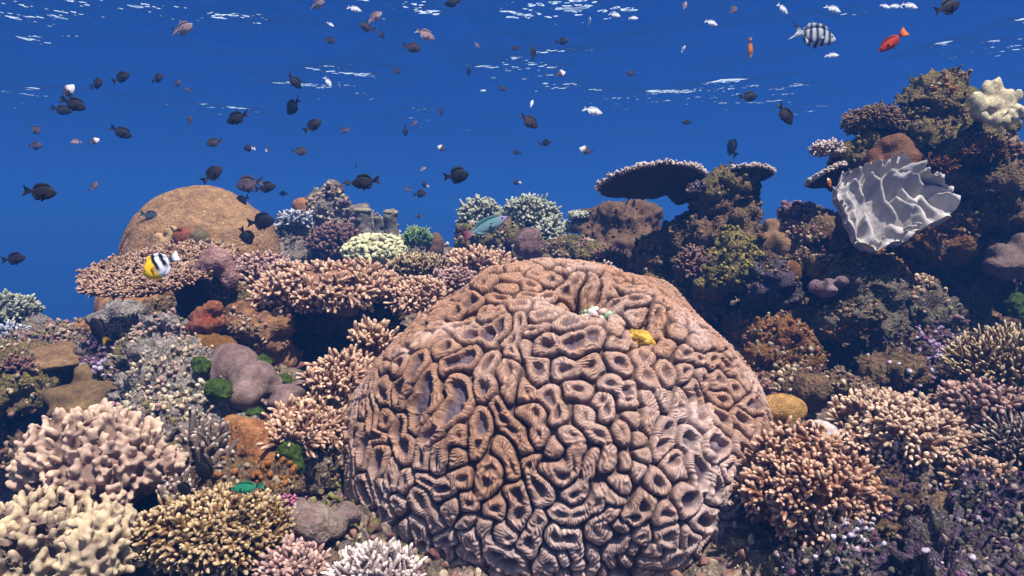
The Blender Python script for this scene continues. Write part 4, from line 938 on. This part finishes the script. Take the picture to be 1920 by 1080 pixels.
rock('coralline_lump', 'violet crusted rock under the small tan cauliflower coral', 'rubble', [(1850, 940, 1.78, 60, 30), (1900, 955, 1.75, 50, 34), (1800, 930, 1.85, 30, 22)], M_PURP, .01, .045, 12, 71, 1.5, C_PURP, 700, .008)
rock('reef_rock', 'dark rock in the shade below the large pale tan cauliflower coral', 'rock', [(1680, 950, 1.8, 80, 36), (1640, 1000, 1.75, 50, 30), (1740, 990, 1.78, 80, 34), (1650, 900, 1.9, 60, 30)], M_DARK, .012, .035, 10, 72, 1.4, C_PURP, 500, .008)

# --- things on the brain coral
def on_brain(px, py, out=.0): 
    h = brain_hit(px, py); return BC + h + nz(h) * out
c = on_brain(1203, 634, -.008)
V, F, N = remesh([(np.zeros(3), (.034, .03, .028)), ((.018, 0, -.016), (.02, .02, .02)), ((-.016, -.01, .012), (.02, .02, .018))], .0035, .3, 4)
V = V + N * (.006 * fbm(V * 70, 3, 2) + .008 * (.5 - worley(V * 75, 3)[0]))[:, None]
tag(put('yellow_sponge', MB().add(V, F, 0, .5).mesh('yellow_sponge', S_YELSP), c), 'bright yellow sponge cluster set in a hollow of the brain coral', 'sponge')
for px, py, l, m in [(1172, 660, 'purple crust below the yellow sponge on the brain coral', crust_mat('violet_crust', ['#6a4464', '#9a6c8c', '#b08aa0'])), (1118, 583, 'whitish green crust in the hollow on top of the brain coral', crust_mat('white_crust', ['#a8b090', '#d0ccb8', '#c8a8a0', '#8aa080'])), (1225, 610, 'pink and white crust above the yellow sponge', crust_mat('pink_crust', ['#a06878', '#d0b0b0', '#7a4860']))]:
    c = on_brain(px, py, -.034)
    n = 160; D = nz(RNG.normal(0, 1, (n, 3)) + nz(c - BC) * 1.2); B = nz(RNG.normal(0, 1, (n, 3))) * np.array([.036, .026, .018]) * .95
    L = .007 * RNG.lognormal(0, .4, n)
    mb = MB(); Vv, Ff, T, R_ = tubes(B, D, L * 1.8, L * .6, 'knob', 6); mb.add(Vv, Ff, T, R_)
    V0, F0 = uvsphere(16, 10); mb.add(V0 * np.array([.036, .026, .018]), F0, .3, .1)
    tag(put('coral_crust', mb.mesh('coral_crust', m), c), l, 'crust')
colony('branching_coral', 'tiny cream branching coral on the crest of the brain coral', 'coral', 1139, 499, 2.36, 9, 8, K_PALE, 12, .02, .004, 3, .6, 'knob')

# --- white folded leather coral
def white_leather():
    Y = 2.62; s = S(Y)
    poly = [(1562, 398), (1572, 365), (1588, 345), (1620, 333), (1648, 322), (1680, 318), (1700, 306), (1716, 300), (1732, 306), (1734, 322), (1742, 338), (1740, 352), (1760, 358), (1780, 375), (1784, 392), (1782, 415), (1765, 428), (1735, 432), (1712, 442), (1685, 458), (1650, 462), (1632, 474), (1610, 470), (1592, 458), (1584, 440), (1580, 420)]
    cx, cy = 1672, 390; OFF = -30
    q = np.array(poly, float) - [cx, cy]
    an = np.unwrap(np.arctan2(-q[:, 1], q[:, 0])); rr = np.hypot(q[:, 0], q[:, 1])
    o = np.argsort(an % (2 * math.pi)); A = (an % (2 * math.pi))[o]; Rr = rr[o]
    nr, na = 110, 360
    th = np.arange(na) * 2 * math.pi / na
    R0 = np.interp(th, np.concatenate([A - 2 * math.pi, A, A + 2 * math.pi]), np.tile(Rr, 3))
    R0 = R0 * (1 + .035 * vnoise(np.stack([np.cos(th) * 7, np.sin(th) * 7, 0 * th], -1), 5))
    r = np.linspace(.002, 1, nr)
    X = np.outer(r, np.cos(th) * R0) * s; Z = np.outer(r, np.sin(th) * R0) * s
    p2 = np.stack([X.ravel() * 1, 0 * X.ravel(), Z.ravel()], -1)
    wp = p2 + .03 * np.stack([vnoise(p2 * 12, 1), 0 * p2[:, 0], vnoise(p2 * 12, 2)], -1)
    # folds: long crests that stand out from the cap
    CRESTS = [([(1681, 364), (1697, 372), (1714, 368), (1725, 373), (1733, 386)], 1.0), ([(1643, 372), (1657, 383), (1658, 396), (1660, 420), (1667, 436)], 1.0),
              ([(1701, 390), (1705, 401), (1711, 414), (1725, 407), (1735, 412), (1738, 427), (1748, 429)], .9), ([(1683, 408), (1697, 417), (1707, 427), (1715, 440)], .9),
              ([(1608, 370), (1623, 381), (1628, 392)], .6), ([(1658, 447), (1673, 456), (1690, 457)], .8), ([(1612, 460), (1616, 436)], .8), ([(1734, 355), (1747, 352), (1771, 364), (1782, 374)], .8),
              ([(1758, 396), (1771, 394), (1783, 403)], .8), ([(1736, 382), (1757, 379), (1781, 384)], .7), ([(1712, 345), (1742, 337)], .7), ([(1585, 395), (1598, 410), (1596, 430)], .5), ([(1630, 455), (1640, 468)], .5), ([(1745, 412), (1760, 420)], .6)]
    rn = np.outer(r, np.ones(na)).ravel()
    fold = np.zeros(len(p2))
    jx = .007 * vnoise(p2 * 42, 21) + .002 * vnoise(p2 * 110, 23); jz = .007 * vnoise(p2 * 42, 22) + .002 * vnoise(p2 * 110, 24)
    for line, hgt in CRESTS:
        q_ = (np.array(line, float) - [cx, cy]) * s * [1, -1]
        best = np.full(len(p2), 9.0); sd_ = np.zeros(len(p2))
        for A0, B0 in zip(q_[:-1], q_[1:]):
            ab = B0 - A0; t_ = np.clip(((p2[:, 0] + jx - A0[0]) * ab[0] + (p2[:, 2] + jz - A0[1]) * ab[1]) / (ab @ ab), 0, 1)
            dx = p2[:, 0] + jx - A0[0] - ab[0] * t_; dz = p2[:, 2] + jz - A0[1] - ab[1] * t_
            dd = np.hypot(dx, dz); m_ = dd < best; best = np.where(m_, dd, best); sd_ = np.where(m_, dz, sd_)
        wd = np.where(sd_ > 0, .016, .036)
        fold = np.maximum(fold, hgt * (.034 * np.exp(-(best / .0105) ** 4) + .055 * np.exp(-(best / wd) ** 2)))
    fold = fold + .012 * np.clip(vnoise(p2 * 15, 9), 0, 1) * rn
    dish = .075 * rn ** 2.2
    y = -(fold + dish) + .010 * vnoise(p2 * 6, 11)
    rim = np.exp(-((1 - rn) / .035) ** 2)
    front = np.stack([X.ravel(), y, Z.ravel()], -1)
    front[:, 2] += fold * .45 * np.clip((1 - rn ** 5), 0, 1)
    front[:, 2] = np.where(front[:, 2] < 0, front[:, 2] * 1.10, front[:, 2])
    i = np.arange(nr * na).reshape(nr, na)
    Ff = np.stack([i[:-1], np.roll(i[:-1], -1, 1), np.roll(i[1:], -1, 1), i[1:]], -1).reshape(-1, 4)
    Nn = vnormals(front, Ff)
    if Nn[:, 1].mean() > 0: Nn = -Nn; Ff = Ff[:, ::-1]
    th_ = .020 * np.sqrt(np.clip(1 - rn ** 14, 0, 1)) + .002
    front = front + Nn * (np.exp(-((1 - rn) / .05) ** 2) * .010)[:, None]
    back = front.copy(); back[:, 1] = (-dish) + th_ + .03 * (1 - rn) + .010 * vnoise(p2 * 6, 11)
    Fb = Ff[:, ::-1] + nr * na
    e = i[-1]; Fe = np.stack([e, np.roll(e, -1), np.roll(e, -1) + nr * na, e + nr * na], -1)
    c = P(cx + OFF, cy, Y)
    ob = thing('leather_coral', 'white folded leather coral like a crumpled plate on the right reef', 'coral', c)
    M = np.array(Matrix.Rotation(math.radians(-22), 3, 'X') @ Matrix.Rotation(math.radians(6), 3, 'Z'))
    V = np.concatenate([front, back]) * np.array([.97, 1, 1.12]) @ M.T
    cap = MB().add(V, [Ff, Fb, Fe], 0, .5)
    # small finger lobes along the margin and on the folds
    n = 30
    k = RNG.choice(na, n); rad = nz(np.stack([np.cos(th[k]), 0 * k - .2, np.sin(th[k])], -1)) 
    B = front.reshape(nr, na, 3)[nr - 2 - RNG.integers(0, 8, n), k]
    D = nz(rad * RNG.uniform(.1, .9, (n, 1)) + np.array([0, -.8, .5]) + RNG.normal(0, .25, (n, 3)))
    Vv, Ft, T, R_ = tubes((B - D * .006) @ M.T, D @ M.T, RNG.uniform(.014, .034, n), RNG.uniform(.004, .0065, n), 'finger', 8)
    put('folded_cap', cap.add(Vv, Ft, T, R_).mesh('folded_cap', S_WHITEL), parent=ob)
    V, F, N = remesh([(np.array([.02, .09, -.02]), (.05, .1, .05)), (np.array([.03, .2, -.05]), (.06, .1, .06))], .012, .1, 3)
    put('stalk', MB().add(V, F, 0, .5).mesh('stalk', K_BROWN), parent=ob)
white_leather()

# ------------------------------------------------------------------ fish
def strip(top, bot, th):
    "thin fin between two edge curves (x, z), th thick at the root and thinner at the rim"
    T = np.array(top, float); B = np.array(bot, float); n = len(T)
    mid = (T + B) / 2
    rows = []
    for sgn in (1, -1):
        for f, k in ((0, 1.0), (.5, .7), (1, .25)):
            q = B + (T - B) * f
            rows.append(np.stack([q[:, 0], np.full(n, sgn * th * k), q[:, 1]], -1))
    V = np.concatenate(rows); i = np.arange(6 * n).reshape(6, n)
    F = []
    for a, b in ((0, 1), (1, 2)): F.append(np.stack([i[a, :-1], i[a, 1:], i[b, 1:], i[b, :-1]], -1))
    for a, b in ((4, 3), (5, 4)): F.append(np.stack([i[a, :-1], i[a, 1:], i[b, 1:], i[b, :-1]], -1))
    F.append(np.stack([i[2, :-1], i[2, 1:], i[5, 1:], i[5, :-1]], -1)); F.append(np.stack([i[3, :-1], i[3, 1:], i[0, 1:], i[0, :-1]], -1))
    for e in (0, -1): F.append(np.array([[i[0, e], i[1, e], i[4, e], i[3, e]], [i[1, e], i[2, e], i[5, e], i[4, e]]]))
    return V, np.concatenate(F)
PX = np.array([0, .03, .08, .16, .27, .40, .52, .63, .72, .79, .84])
PH = np.array([.012, .07, .125, .19, .24, .255, .235, .18, .11, .065, .055])
def fish_geo(tall=1.0, wide=.36, fork=.6, tail=1.0, dors=1.0, nose=0.0):
    n, m = 26, 14
    x = np.linspace(0, .84, n) ** 1.0; h = np.interp(x, PX, PH) * tall
    h = np.convolve(np.pad(h, 1, 'edge'), [.25, .5, .25], 'valid')
    if nose: h = np.where(x < .12, h * (1 - nose * (1 - x / .12)), h)
    w = np.minimum(h, .22) * wide * (1 - .5 * np.clip((x - .5) / .34, 0, 1)); an = np.arange(m) * 2 * math.pi / m
    V = np.stack([np.outer(.5 - x, np.ones(m)), np.outer(w, np.sin(an)), np.outer(h, np.cos(an)) + np.outer(-.015 * np.sin(x * 3.4), np.ones(m))], -1)
    i = np.arange(n * m).reshape(n, m)
    F = np.stack([i[:-1], i[1:], np.roll(i[1:], -1, 1), np.roll(i[:-1], -1, 1)], -1).reshape(-1, 4)
    g = dict(body=(V.reshape(-1, 3), F))
    hh = lambda q: np.interp(q, PX, PH) * tall
    xs = np.linspace(.2, .76, 12); up = np.array([.02, .06, .075, .08, .08, .08, .085, .095, .11, .11, .08, .015]) * dors
    g['dorsal_fin'] = strip(np.stack([.5 - xs - .05 * (xs - .2), hh(xs) + up], -1), np.stack([.5 - xs, hh(xs) * .9], -1), .010)
    xs = np.linspace(.50, .77, 8); up = np.array([.02, .07, .1, .115, .12, .11, .07, .01]) * dors
    g['anal_fin'] = strip(np.stack([.5 - xs - .06 * (xs - .4), -hh(xs) - up], -1), np.stack([.5 - xs, -hh(xs) * .9], -1), .010)
    zs = np.linspace(-1, 1, 11)
    xe = 1.0 + .10 * tail - fork * .13 * (1 - np.abs(zs) ** 1.3)
    g['tail_fin'] = strip(np.stack([.5 - xe, zs * .19 * tail], -1), np.stack([.5 - .82 + 0 * zs, zs * .05], -1), .012)
    xs = np.linspace(.30, .42, 5)
    g['pelvic_fin'] = strip(np.stack([.5 - xs - .09, -hh(xs) - np.array([.02, .07, .10, .07, .02])], -1), np.stack([.5 - xs, -hh(xs) * .9], -1), .012)
    for sgn in (1, -1):
        zs = np.linspace(-1, 1, 6)
        V, F = strip(np.stack([.5 - .44 + .02 * np.abs(zs), zs * .07 - .05], -1), np.stack([.5 - .29 + 0 * zs, zs * .025 - .03], -1), .006)
        wy = np.interp(.3, x, w); k = np.clip((.5 - V[:, 0] - .29) / .15, 0, 1)
        V = V + np.stack([0 * k, sgn * (wy * .98 + .05 * k), 0 * k], -1)
        g['pectoral_fin' + ('' if sgn > 0 else '_')] = (V, F)
    for sgn in (1, -1):
        V0, F0 = uvsphere(10, 7)
        g['eye' + ('' if sgn > 0 else '_')] = (V0 * np.array([.024, .012, .024]) + np.array([.5 - .115, sgn * np.interp(.115, x, w) * .88, .045 * tall]), F0)
    return g
def c3(h): return np.array(lin(h))
def lerp(a, b, t): return a[None] * (1 - t[:, None]) + b[None] * t[:, None]
def sm(x, a, b): t = np.clip((x - a) / (b - a), 0, 1); return t * t * (3 - 2 * t)
def shade2(back, belly): return lambda x, z: lerp(c3(belly), c3(back), sm(z, -.12, .12))
def f_serg(x, z):
    c = lerp(c3('#b8bcc4'), c3('#8a94a8'), sm(z, -.1, .2))
    b = np.zeros(len(x))
    for p in (.17, .32, .47, .61, .74): b = np.maximum(b, 1 - sm(np.abs(x - p - .06 * z), .026, .044))
    b = np.maximum(b, sm(x, .84, .90) * (1 - sm(np.abs(np.abs(z) - .1), .02, .05)))
    return c * (1 - b[:, None]) + c3('#14141c') * b[:, None]
def f_butter(x, z):
    c = np.tile(c3('#e4e6ec'), (len(x), 1)); y = 1 - sm(x + .1 * z, .40, .425)
    c = c * (1 - y[:, None]) + c3('#ffc800') * y[:, None]
    for p, w in ((.465, .055), (.665, .055), (.81, .03)):
        b = (1 - sm(np.abs(x + .12 * z - p), w * .75, w)) * sm(z, -.16, -.06) if p < .7 else (1 - sm(np.abs(x - p), w * .75, w))
        c = c * (1 - b[:, None]) + c3('#0c0c10') * b[:, None]
    return c
def f_parrot(x, z):
    c = lerp(c3('#6a8c94'), c3('#406c6c'), sm(z, -.05, .15))
    k = 1 - sm(x, .08, .22); c = c * (1 - k[:, None]) + c3('#8a78a0') * k[:, None]
    k = sm(x, .78, .9); return c * (1 - k[:, None]) + c3('#94525a') * k[:, None]
KINDS = {
    'dark': (dict(tall=.9), shade2('#171314', '#2b2323')),
    'black': (dict(tall=1.1, dors=1.25), shade2('#0c0a0c', '#181416')),
    'brown': (dict(tall=.95), shade2('#2c2220', '#463833')),
    'mauve': (dict(tall=1.0), shade2('#443840', '#6c5c64')),
    'pale': (dict(tall=.8, fork=.9), shade2('#806a6c', '#b09a98')),
    'white': (dict(tall=.62, fork=1.0, dors=.7), shade2('#c8ccd8', '#f0f2f6')),
    'whitetail': (dict(), lambda x, z: lerp(c3('#221c20'), c3('#e8e8ec'), sm(x, .7, .78))),
    'whitehead': (dict(), lambda x, z: lerp(c3('#dcd8d8'), c3('#4a4044'), sm(x, .3, .5))),
    'orange': (dict(tall=.8, fork=.9), lambda x, z: lerp(c3('#e8e4dc'), c3('#c8762a'), sm(x, .16, .26))),
    'red': (dict(tall=.62, dors=.6, fork=.2), lambda x, z: lerp(c3('#a8300c'), c3('#d86a1c'), sm(x, .72, .9)) * (1 - .75 * sm(np.abs(z) - .02, .05, .2))[:, None]),
    'sergeant': (dict(tall=.78, fork=1.6, tail=1.35), f_serg),
    'butterfly': (dict(tall=1.08, nose=.2, fork=.1, tail=.7, dors=.7), f_butter),
    'parrot': (dict(tall=.5, fork=.2, tail=.8, dors=.6), f_parrot),
    'green': (dict(tall=.6, fork=.1, tail=.7, dors=.6), shade2('#1f6c50', '#3c9a70')),
    'yellowtail': (dict(tall=1.0), lambda x, z: lerp(c3('#17140f'), c3('#c89a10'), sm(x, .84, .9))),
    'blue': (dict(tall=.9), shade2('#2c3848', '#48586c')),
}
FISH_M = col_mat('fish_skin', .65, .15); EYE_M = smooth_mat('fish_eye', '#060608', '#0c0c10')
_proto = {}
def fish_proto(kind, simple):
    key = (kind, simple)
    if key not in _proto:
        kw, fc = KINDS[kind]; geo = fish_geo(**kw); out = []
        def col(V, nm):
            c = fc(.5 - V[:, 0], V[:, 2])
            return c * (.75 if nm.endswith('fin') and kind not in ('butterfly', 'red', 'sergeant') else 1)
        if simple:
            Vs, Fs, Cs, n = [], [], [], 0
            for nm, (V, F) in geo.items():
                if nm.startswith(('eye', 'pectoral')): continue
                Vs.append(V); Fs.append(F + n); Cs.append(col(V, nm)); n += len(V)
            out.append(('body', make_mesh('small_fish', np.concatenate(Vs), np.concatenate(Fs), FISH_M, dict(col=np.concatenate(Cs)))))
        else:
            for nm, (V, F) in geo.items():
                b = nm.rstrip('_')
                out.append((b, make_mesh(b, V, F, EYE_M if b == 'eye' else FISH_M, None if b == 'eye' else dict(col=col(V, b)))))
        _proto[key] = out
    return _proto[key]
def fish(px, py, ln, kind, ang, label, group=None, real=.085, yaw=None, name='damselfish', cat='fish', Y=None):
    if Y is None: Y = FPX * real / ln
    top = (420 - py) / FPX
    if top > 0: Y = min(Y, 1.95 / top)
    Y = min(Y, 11.0)
    Lr = ln * S(Y) / 1.0
    th = math.radians(ang); ps = math.radians(RNG.uniform(-28, 28) if yaw is None else yaw)
    X = nz(RT * math.cos(th) * math.cos(ps) + UP * math.sin(th) + FW * math.sin(ps))
    u = UP + .25 * RT * (1 if math.sin(th) * math.cos(th) <= 0 else -1)
    Z = nz(u - X * np.dot(u, X)); Yv = np.cross(Z, X)
    M = Matrix(np.stack([X, Yv, Z], 1).tolist()).to_4x4()
    simple = ln < 22
    parts = fish_proto(kind, simple)
    c = P(px, py, Y)
    k = Lr / max(.55, abs(math.cos(ps)))
    if simple:
        o = tag(put('small_fish', parts[0][1]), label, cat, group)
    else:
        o = thing(name, label, cat, (0, 0, 0), group)
        for nm, me in parts: put(nm, me, parent=o)
    o.matrix_world = Matrix.Translation(Vector(c)) @ M @ Matrix.Scale(k, 4)
    o.location = c; o.rotation_euler = M.to_euler(); o.scale = (k, k, k)
    return o
G1 = 'dark damselfish over the reef'; G2 = 'pale fish near the surface'; G3 = 'small far fish in the open water'
FISH = [
 (299, 498, 76, 'butterfly', 206, 'yellow faced butterflyfish with black and white bands before the brown table coral', None, 10),
 (1528, 66, 84, 'sergeant', -9, 'black and white striped fish with a forked tail near the surface at right', None, 8),
 (1671, 79, 54, 'red', 217, 'orange red fish diving left with a bright orange tail, upper right', None, 10),
 (912, 424, 86, 'parrot', 24, 'blurry blue green fish with a pink tail gliding past the skyline bushes', None, 5),
 (185, 618, 54, 'yellowtail', 128, 'black fish with a yellow tail nosing up on the left reef', None, 10),
 (462, 914, 60, 'green', 188, 'small emerald green fish above the golden bushy coral', None, 5),
 (385, 885, 50, 'black', 140, 'black damselfish hiding in front of the grey brown finger coral', None, 10),
 (347, 918, 36, 'black', 155, 'smaller black fish beside the mauve finger leather coral', None, 10),
 (857, 329, 44, 'black', 8, 'round black damselfish in open water above the middle of the reef', G1, 6),
 (684, 341, 50, 'dark', 187, 'dark damselfish facing left just right of the rock spire tip', G1, 6),
 (652, 343, 18, 'brown', 180, 'tiny brown fish directly at the rock spire tip', G3, None),
 (77, 360, 56, 'dark', -4, 'long dark fish alone at the left border level with the dome top', G1, 5),
 (27, 485, 40, 'dark', 8, 'dark greenish fish at the left border beside the table coral', G1, 5),
 (399, 326, 42, 'dark', 40, 'dark damselfish nosing up just above the brown dome', G1, 10),
 (466, 345, 50, 'mauve', 188, 'mauve grey fish touching the upper right of the brown dome', G1, 10),
 (499, 351, 36, 'dark', 12, 'dark damselfish right behind the mauve grey fish above the dome', G1, 10),
 (453, 377, 30, 'black', 210, 'black fish in front of the upper right rim of the dome', G1, 10),
 (491, 415, 46, 'black', 8, 'biggest black fish crossing the right edge of the dome', G1, 8),
 (462, 443, 34, 'black', -60, 'black fish pointing down over the lower right of the dome', G1, 15),
 (282, 404, 32, 'blue', -12, 'bluish grey fish in front of the left part of the dome', G1, 10),
 (331, 361, 15, 'whitehead', 200, 'tiny black and white fish on the crest of the dome', G3, None),
 (531, 363, 15, 'brown', 180, 'tiny brown fish between the dome and the rock spire', G3, None),
 (176, 349, 18, 'mauve', 60, 'tiny greyish fish in open water left of the dome crest', G3, None),
 (157, 544, 14, 'black', 200, 'tiny black fish in the blue gap under the table coral', G3, None),
 (65, 567, 17, 'black', 10, 'tiny black fish over the far left sage coral', G3, None),
 (228, 145, 34, 'dark', 28, 'dark damselfish at upper left just right of a dim brown one', G1, None),
 (182, 157, 30, 'brown', 14, 'dim brown fish just left of a dark damselfish, upper left', G1, None),
 (296, 147, 26, 'brown', 18, 'brown fish alone right of the dark damselfish, upper left', G1, None),
 (332, 157, 18, 'mauve', 30, 'small grey fish just right of the lone brown fish, upper left', G3, None),
 (352, 168, 14, 'mauve', 160, 'faint tiny fish under the small grey one, upper left', G3, None),
 (128, 172, 34, 'whitehead', 48, 'pale headed fish nosing up at the top of a trio at left', G1, None),
 (139, 195, 44, 'dark', -22, 'large dark damselfish in the middle of the trio at left', G1, 8),
 (116, 206, 30, 'dark', -10, 'lowest dark fish of the trio at left, partly behind the large one', G1, None),
 (67, 243, 26, 'mauve', -22, 'upper one of two dim grey fish near the left border', G3, None),
 (67, 273, 26, 'mauve', 4, 'lower one of two dim grey fish near the left border', G3, None),
 (142, 266, 20, 'pale', 184, 'faint pale fish left of the small bicoloured fish', G3, None),
 (177, 265, 19, 'whitehead', 30, 'small bicoloured fish with pale head left of a dark damselfish', G3, None),
 (228, 248, 34, 'dark', -25, 'dark damselfish above the left end of the dome in open water', G1, None),
 (356, 225, 17, 'brown', 90, 'faint brown fish in mid water straight above the dome', G3, None),
 (444, 221, 42, 'dark', 200, 'dark damselfish with raised tail facing left, upper left centre', G1, 8),
 (549, 200, 34, 'black', 215, 'black round fish with tail to the right, below the glints', G1, 30),
 (587, 235, 36, 'dark', 35, 'dark fish tilted up to the right below the black round fish', G1, 8),
 (553, 153, 30, 'dark', -48, 'slim dark fish diving right in front of the bright glints', G1, 20),
 (401, 267, 28, 'brown', 195, 'dim brown fish facing left in mid water above the dome', G3, None),
 (467, 278, 21, 'whitetail', 178, 'small dark fish with white tail right of the dim brown one', G3, None),
 (502, 281, 13, 'whitehead', 220, 'tiny black fish with white spot next to the white tailed fish', G3, None),
 (563, 284, 25, 'brown', 4, 'pale brown fish in mid water above the rock spire', G3, None),
 (343, 54, 44, 'pale', 6, 'pale pink fish facing right among the glints at upper left', G2, None),
 (596, 8, 30, 'pale', 4, 'pale pink fish at the top edge left of centre', G2, None),
 (620, 46, 15, 'white', -35, 'tiny whitish fish below the pale pink fish at the top edge', G2, None),
 (619, 76, 22, 'brown', -18, 'brown fish below the tiny whitish one, left of centre top', G3, None),
 (615, 154, 24, 'white', -55, 'slim whitish fish diving right, upper left of centre', G2, None),
 (665, 17, 24, 'white', -8, 'whitish fish near the top edge left of the pale pair', G2, None),
 (703, 32, 32, 'pale', 30, 'rounded pale pink fish, the upper of a pair near the top', G2, None),
 (688, 51, 27, 'brown', 165, 'reddish brown fish, the lower of a pair near the top', G2, None),
 (715, 65, 17, 'brown', -60, 'tiny brown fish under the pair near the top', G3, None),
 (798, 65, 34, 'pale', -18, 'pale pink fish bending right above the long glint', G2, None),
 (773, 89, 32, 'brown', -8, 'brown fish left of the long glint, top centre', G1, None),
 (848, 5, 30, 'dark', 184, 'dark fish cut by the top edge of the picture', G1, None),
 (895, 85, 14, 'pale', -60, 'tiny pale fish right of the long glint, top centre', G3, None),
 (1000, 99, 28, 'dark', 86, 'dark fish hanging nose up, top centre', G1, 20),
 (967, 90, 16, 'brown', 170, 'faint brown fish left of the nose up dark fish', G3, None),
 (1055, 77, 22, 'brown', 2, 'dim brown fish right of the nose up dark fish', G3, None),
 (1105, 40, 15, 'white', 80, 'small whitish fish upright below the large bright glint', G2, None),
 (1153, 28, 21, 'white', -25, 'white fish right of the large bright glint, left of a pair', G2, None),
 (1188, 34, 18, 'white', 0, 'white fish right of the large bright glint, right of a pair', G2, None),
 (879, 134, 18, 'dark', 95, 'small dark fish upright below the long glint', G3, None),
 (744, 133, 15, 'brown', -30, 'faint brown fish below the pair, left of top centre', G3, None),
 (1051, 138, 20, 'whitehead', 20, 'small dark fish with pale nose below the dim brown fish', G3, None),
 (1183, 138, 18, 'brown', 155, 'dim small fish right of centre between surface streaks', G3, None),
 (906, 170, 11, 'white', 0, 'tiny white speck of a fish left of centre in mid water', G3, None),
 (942, 166, 16, 'brown', -20, 'faint brown fish right of the tiny white speck fish', G3, None),
 (997, 194, 15, 'white', 70, 'tiny white upright fish above the brown damselfish, centre', G3, None),
 (993, 228, 36, 'brown', -32, 'brown damselfish diving right in mid water at centre', G1, None),
 (1112, 208, 36, 'white', -14, 'slim bluish white fish alone right of centre', G2, 5),
 (827, 209, 15, 'brown', -70, 'faint brown fish nose down left of centre', G3, None),
 (777, 231, 14, 'mauve', 40, 'tiny thin fish above the slim dark one, left of centre', G3, None),
 (760, 246, 19, 'dark', -85, 'slim dark fish hanging nose down left of centre', G3, None),
 (647, 244, 19, 'mauve', -8, 'dim grey fish right of the tilted dark fish', G3, None),
 (1023, 268, 21, 'dark', 14, 'small dark fish under the brown damselfish at centre', G3, None),
 (969, 286, 15, 'dark', 180, 'tiny dark fish left of the small dark fish, centre', G3, None),
 (828, 278, 18, 'whitehead', 155, 'small pale headed fish above the round black damselfish', G3, None),
 (1098, 282, 25, 'whitehead', 160, 'pale headed fish in mid water above the sage plate coral', G3, 10),
 (969, 342, 15, 'whitetail', 185, 'tiny dark fish with white tail above the skyline bushes', G3, None),
 (797, 347, 15, 'whitetail', 160, 'tiny dark fish with white tail left of the round black damselfish', G3, None),
 (788, 363, 24, 'brown', 8, 'brown fish below the white tailed one, above the green spiky head', G3, None),
 (765, 355, 13, 'mauve', 185, 'tiny grey fish beside the brown fish above the green spiky head', G3, None),
 (667, 311, 10, 'dark', 90, 'tiny dark speck of a fish over the rock spire', G3, None),
 (793, 317, 13, 'pale', 30, 'faint tiny fish left above the round black damselfish', G3, None),
 (785, 405, 14, 'mauve', 175, 'tiny grey fish in the gap above the green spiky head', G3, None),
 (1375, 18, 21, 'mauve', 35, 'mauve fish near the top edge left of the white fish', G2, None),
 (1334, 43, 25, 'white', -16, 'white fish under the mauve one near the top, right half', G2, None),
 (1468, 17, 27, 'white', -30, 'white fish near the top edge above the striped fish, left one', G2, None),
 (1562, 17, 28, 'white', -32, 'white fish near the top edge above the striped fish, right one', G2, None),
 (1660, 12, 20, 'white', -15, 'white fish at the top edge, left of three above the red fish', G2, None),
 (1679, 12, 20, 'white', 170, 'white fish at the top edge, middle of three above the red fish', G2, None),
 (1706, 11, 28, 'white', -22, 'white fish at the top edge, right of three above the red fish', G2, None),
 (1778, 13, 50, 'dark', 20, 'dark fish at the top edge in the upper right', G1, 6),
 (1407, 92, 34, 'orange', -82, 'orange fish with white head hanging nose down, upper right', None, 25),
 (1560, 104, 23, 'white', -4, 'white fish just under the striped fish', G2, None),
 (1404, 181, 34, 'dark', 6, 'dark purple fish in open water under the orange fish', G1, 6),
 (1473, 215, 44, 'dark', -55, 'dark slim fish diving right beside the shaggy bush coral', G1, 6),
 (1287, 229, 18, 'dark', 180, 'small dark fish above the large overhanging table coral', G3, None),
 (1373, 277, 26, 'dark', 100, 'thin dark fish seen end on above the small round table', G3, 60),
 (1284, 10, 16, 'pale', 70, 'faint thin fish at the top edge right of centre', G3, None),
 (1281, 92, 14, 'white', 60, 'tiny white fish left of the orange fish', G3, None),
 (1555, 342, 18, 'orange', 120, 'tiny orange fish under the small mauve table coral', None, None),
]
NM = dict(butterfly='butterflyfish', sergeant='striped_fish', red='wrasse', parrot='parrotfish', green='wrasse', white='silver_fish', pale='anthias', orange='anthias')
CLOSE = {299: 2.45, 912: 3.2, 185: 2.55, 462: 1.5, 385: 1.72, 347: 1.62, 1555: 2.8, 491: 3.2, 462.5: 3, 1528: 3.0}
for f in FISH:
    px, py, ln, kind, ang, lab, grp, yaw = f
    Yf = CLOSE.get(px) if not (px == 462 and py < 500) else 3.2
    fish(px, py, ln, kind, ang, lab, grp, {True: .075, False: .09}[ln < 22], yaw, NM.get(kind, 'damselfish'), 'fish', Yf)
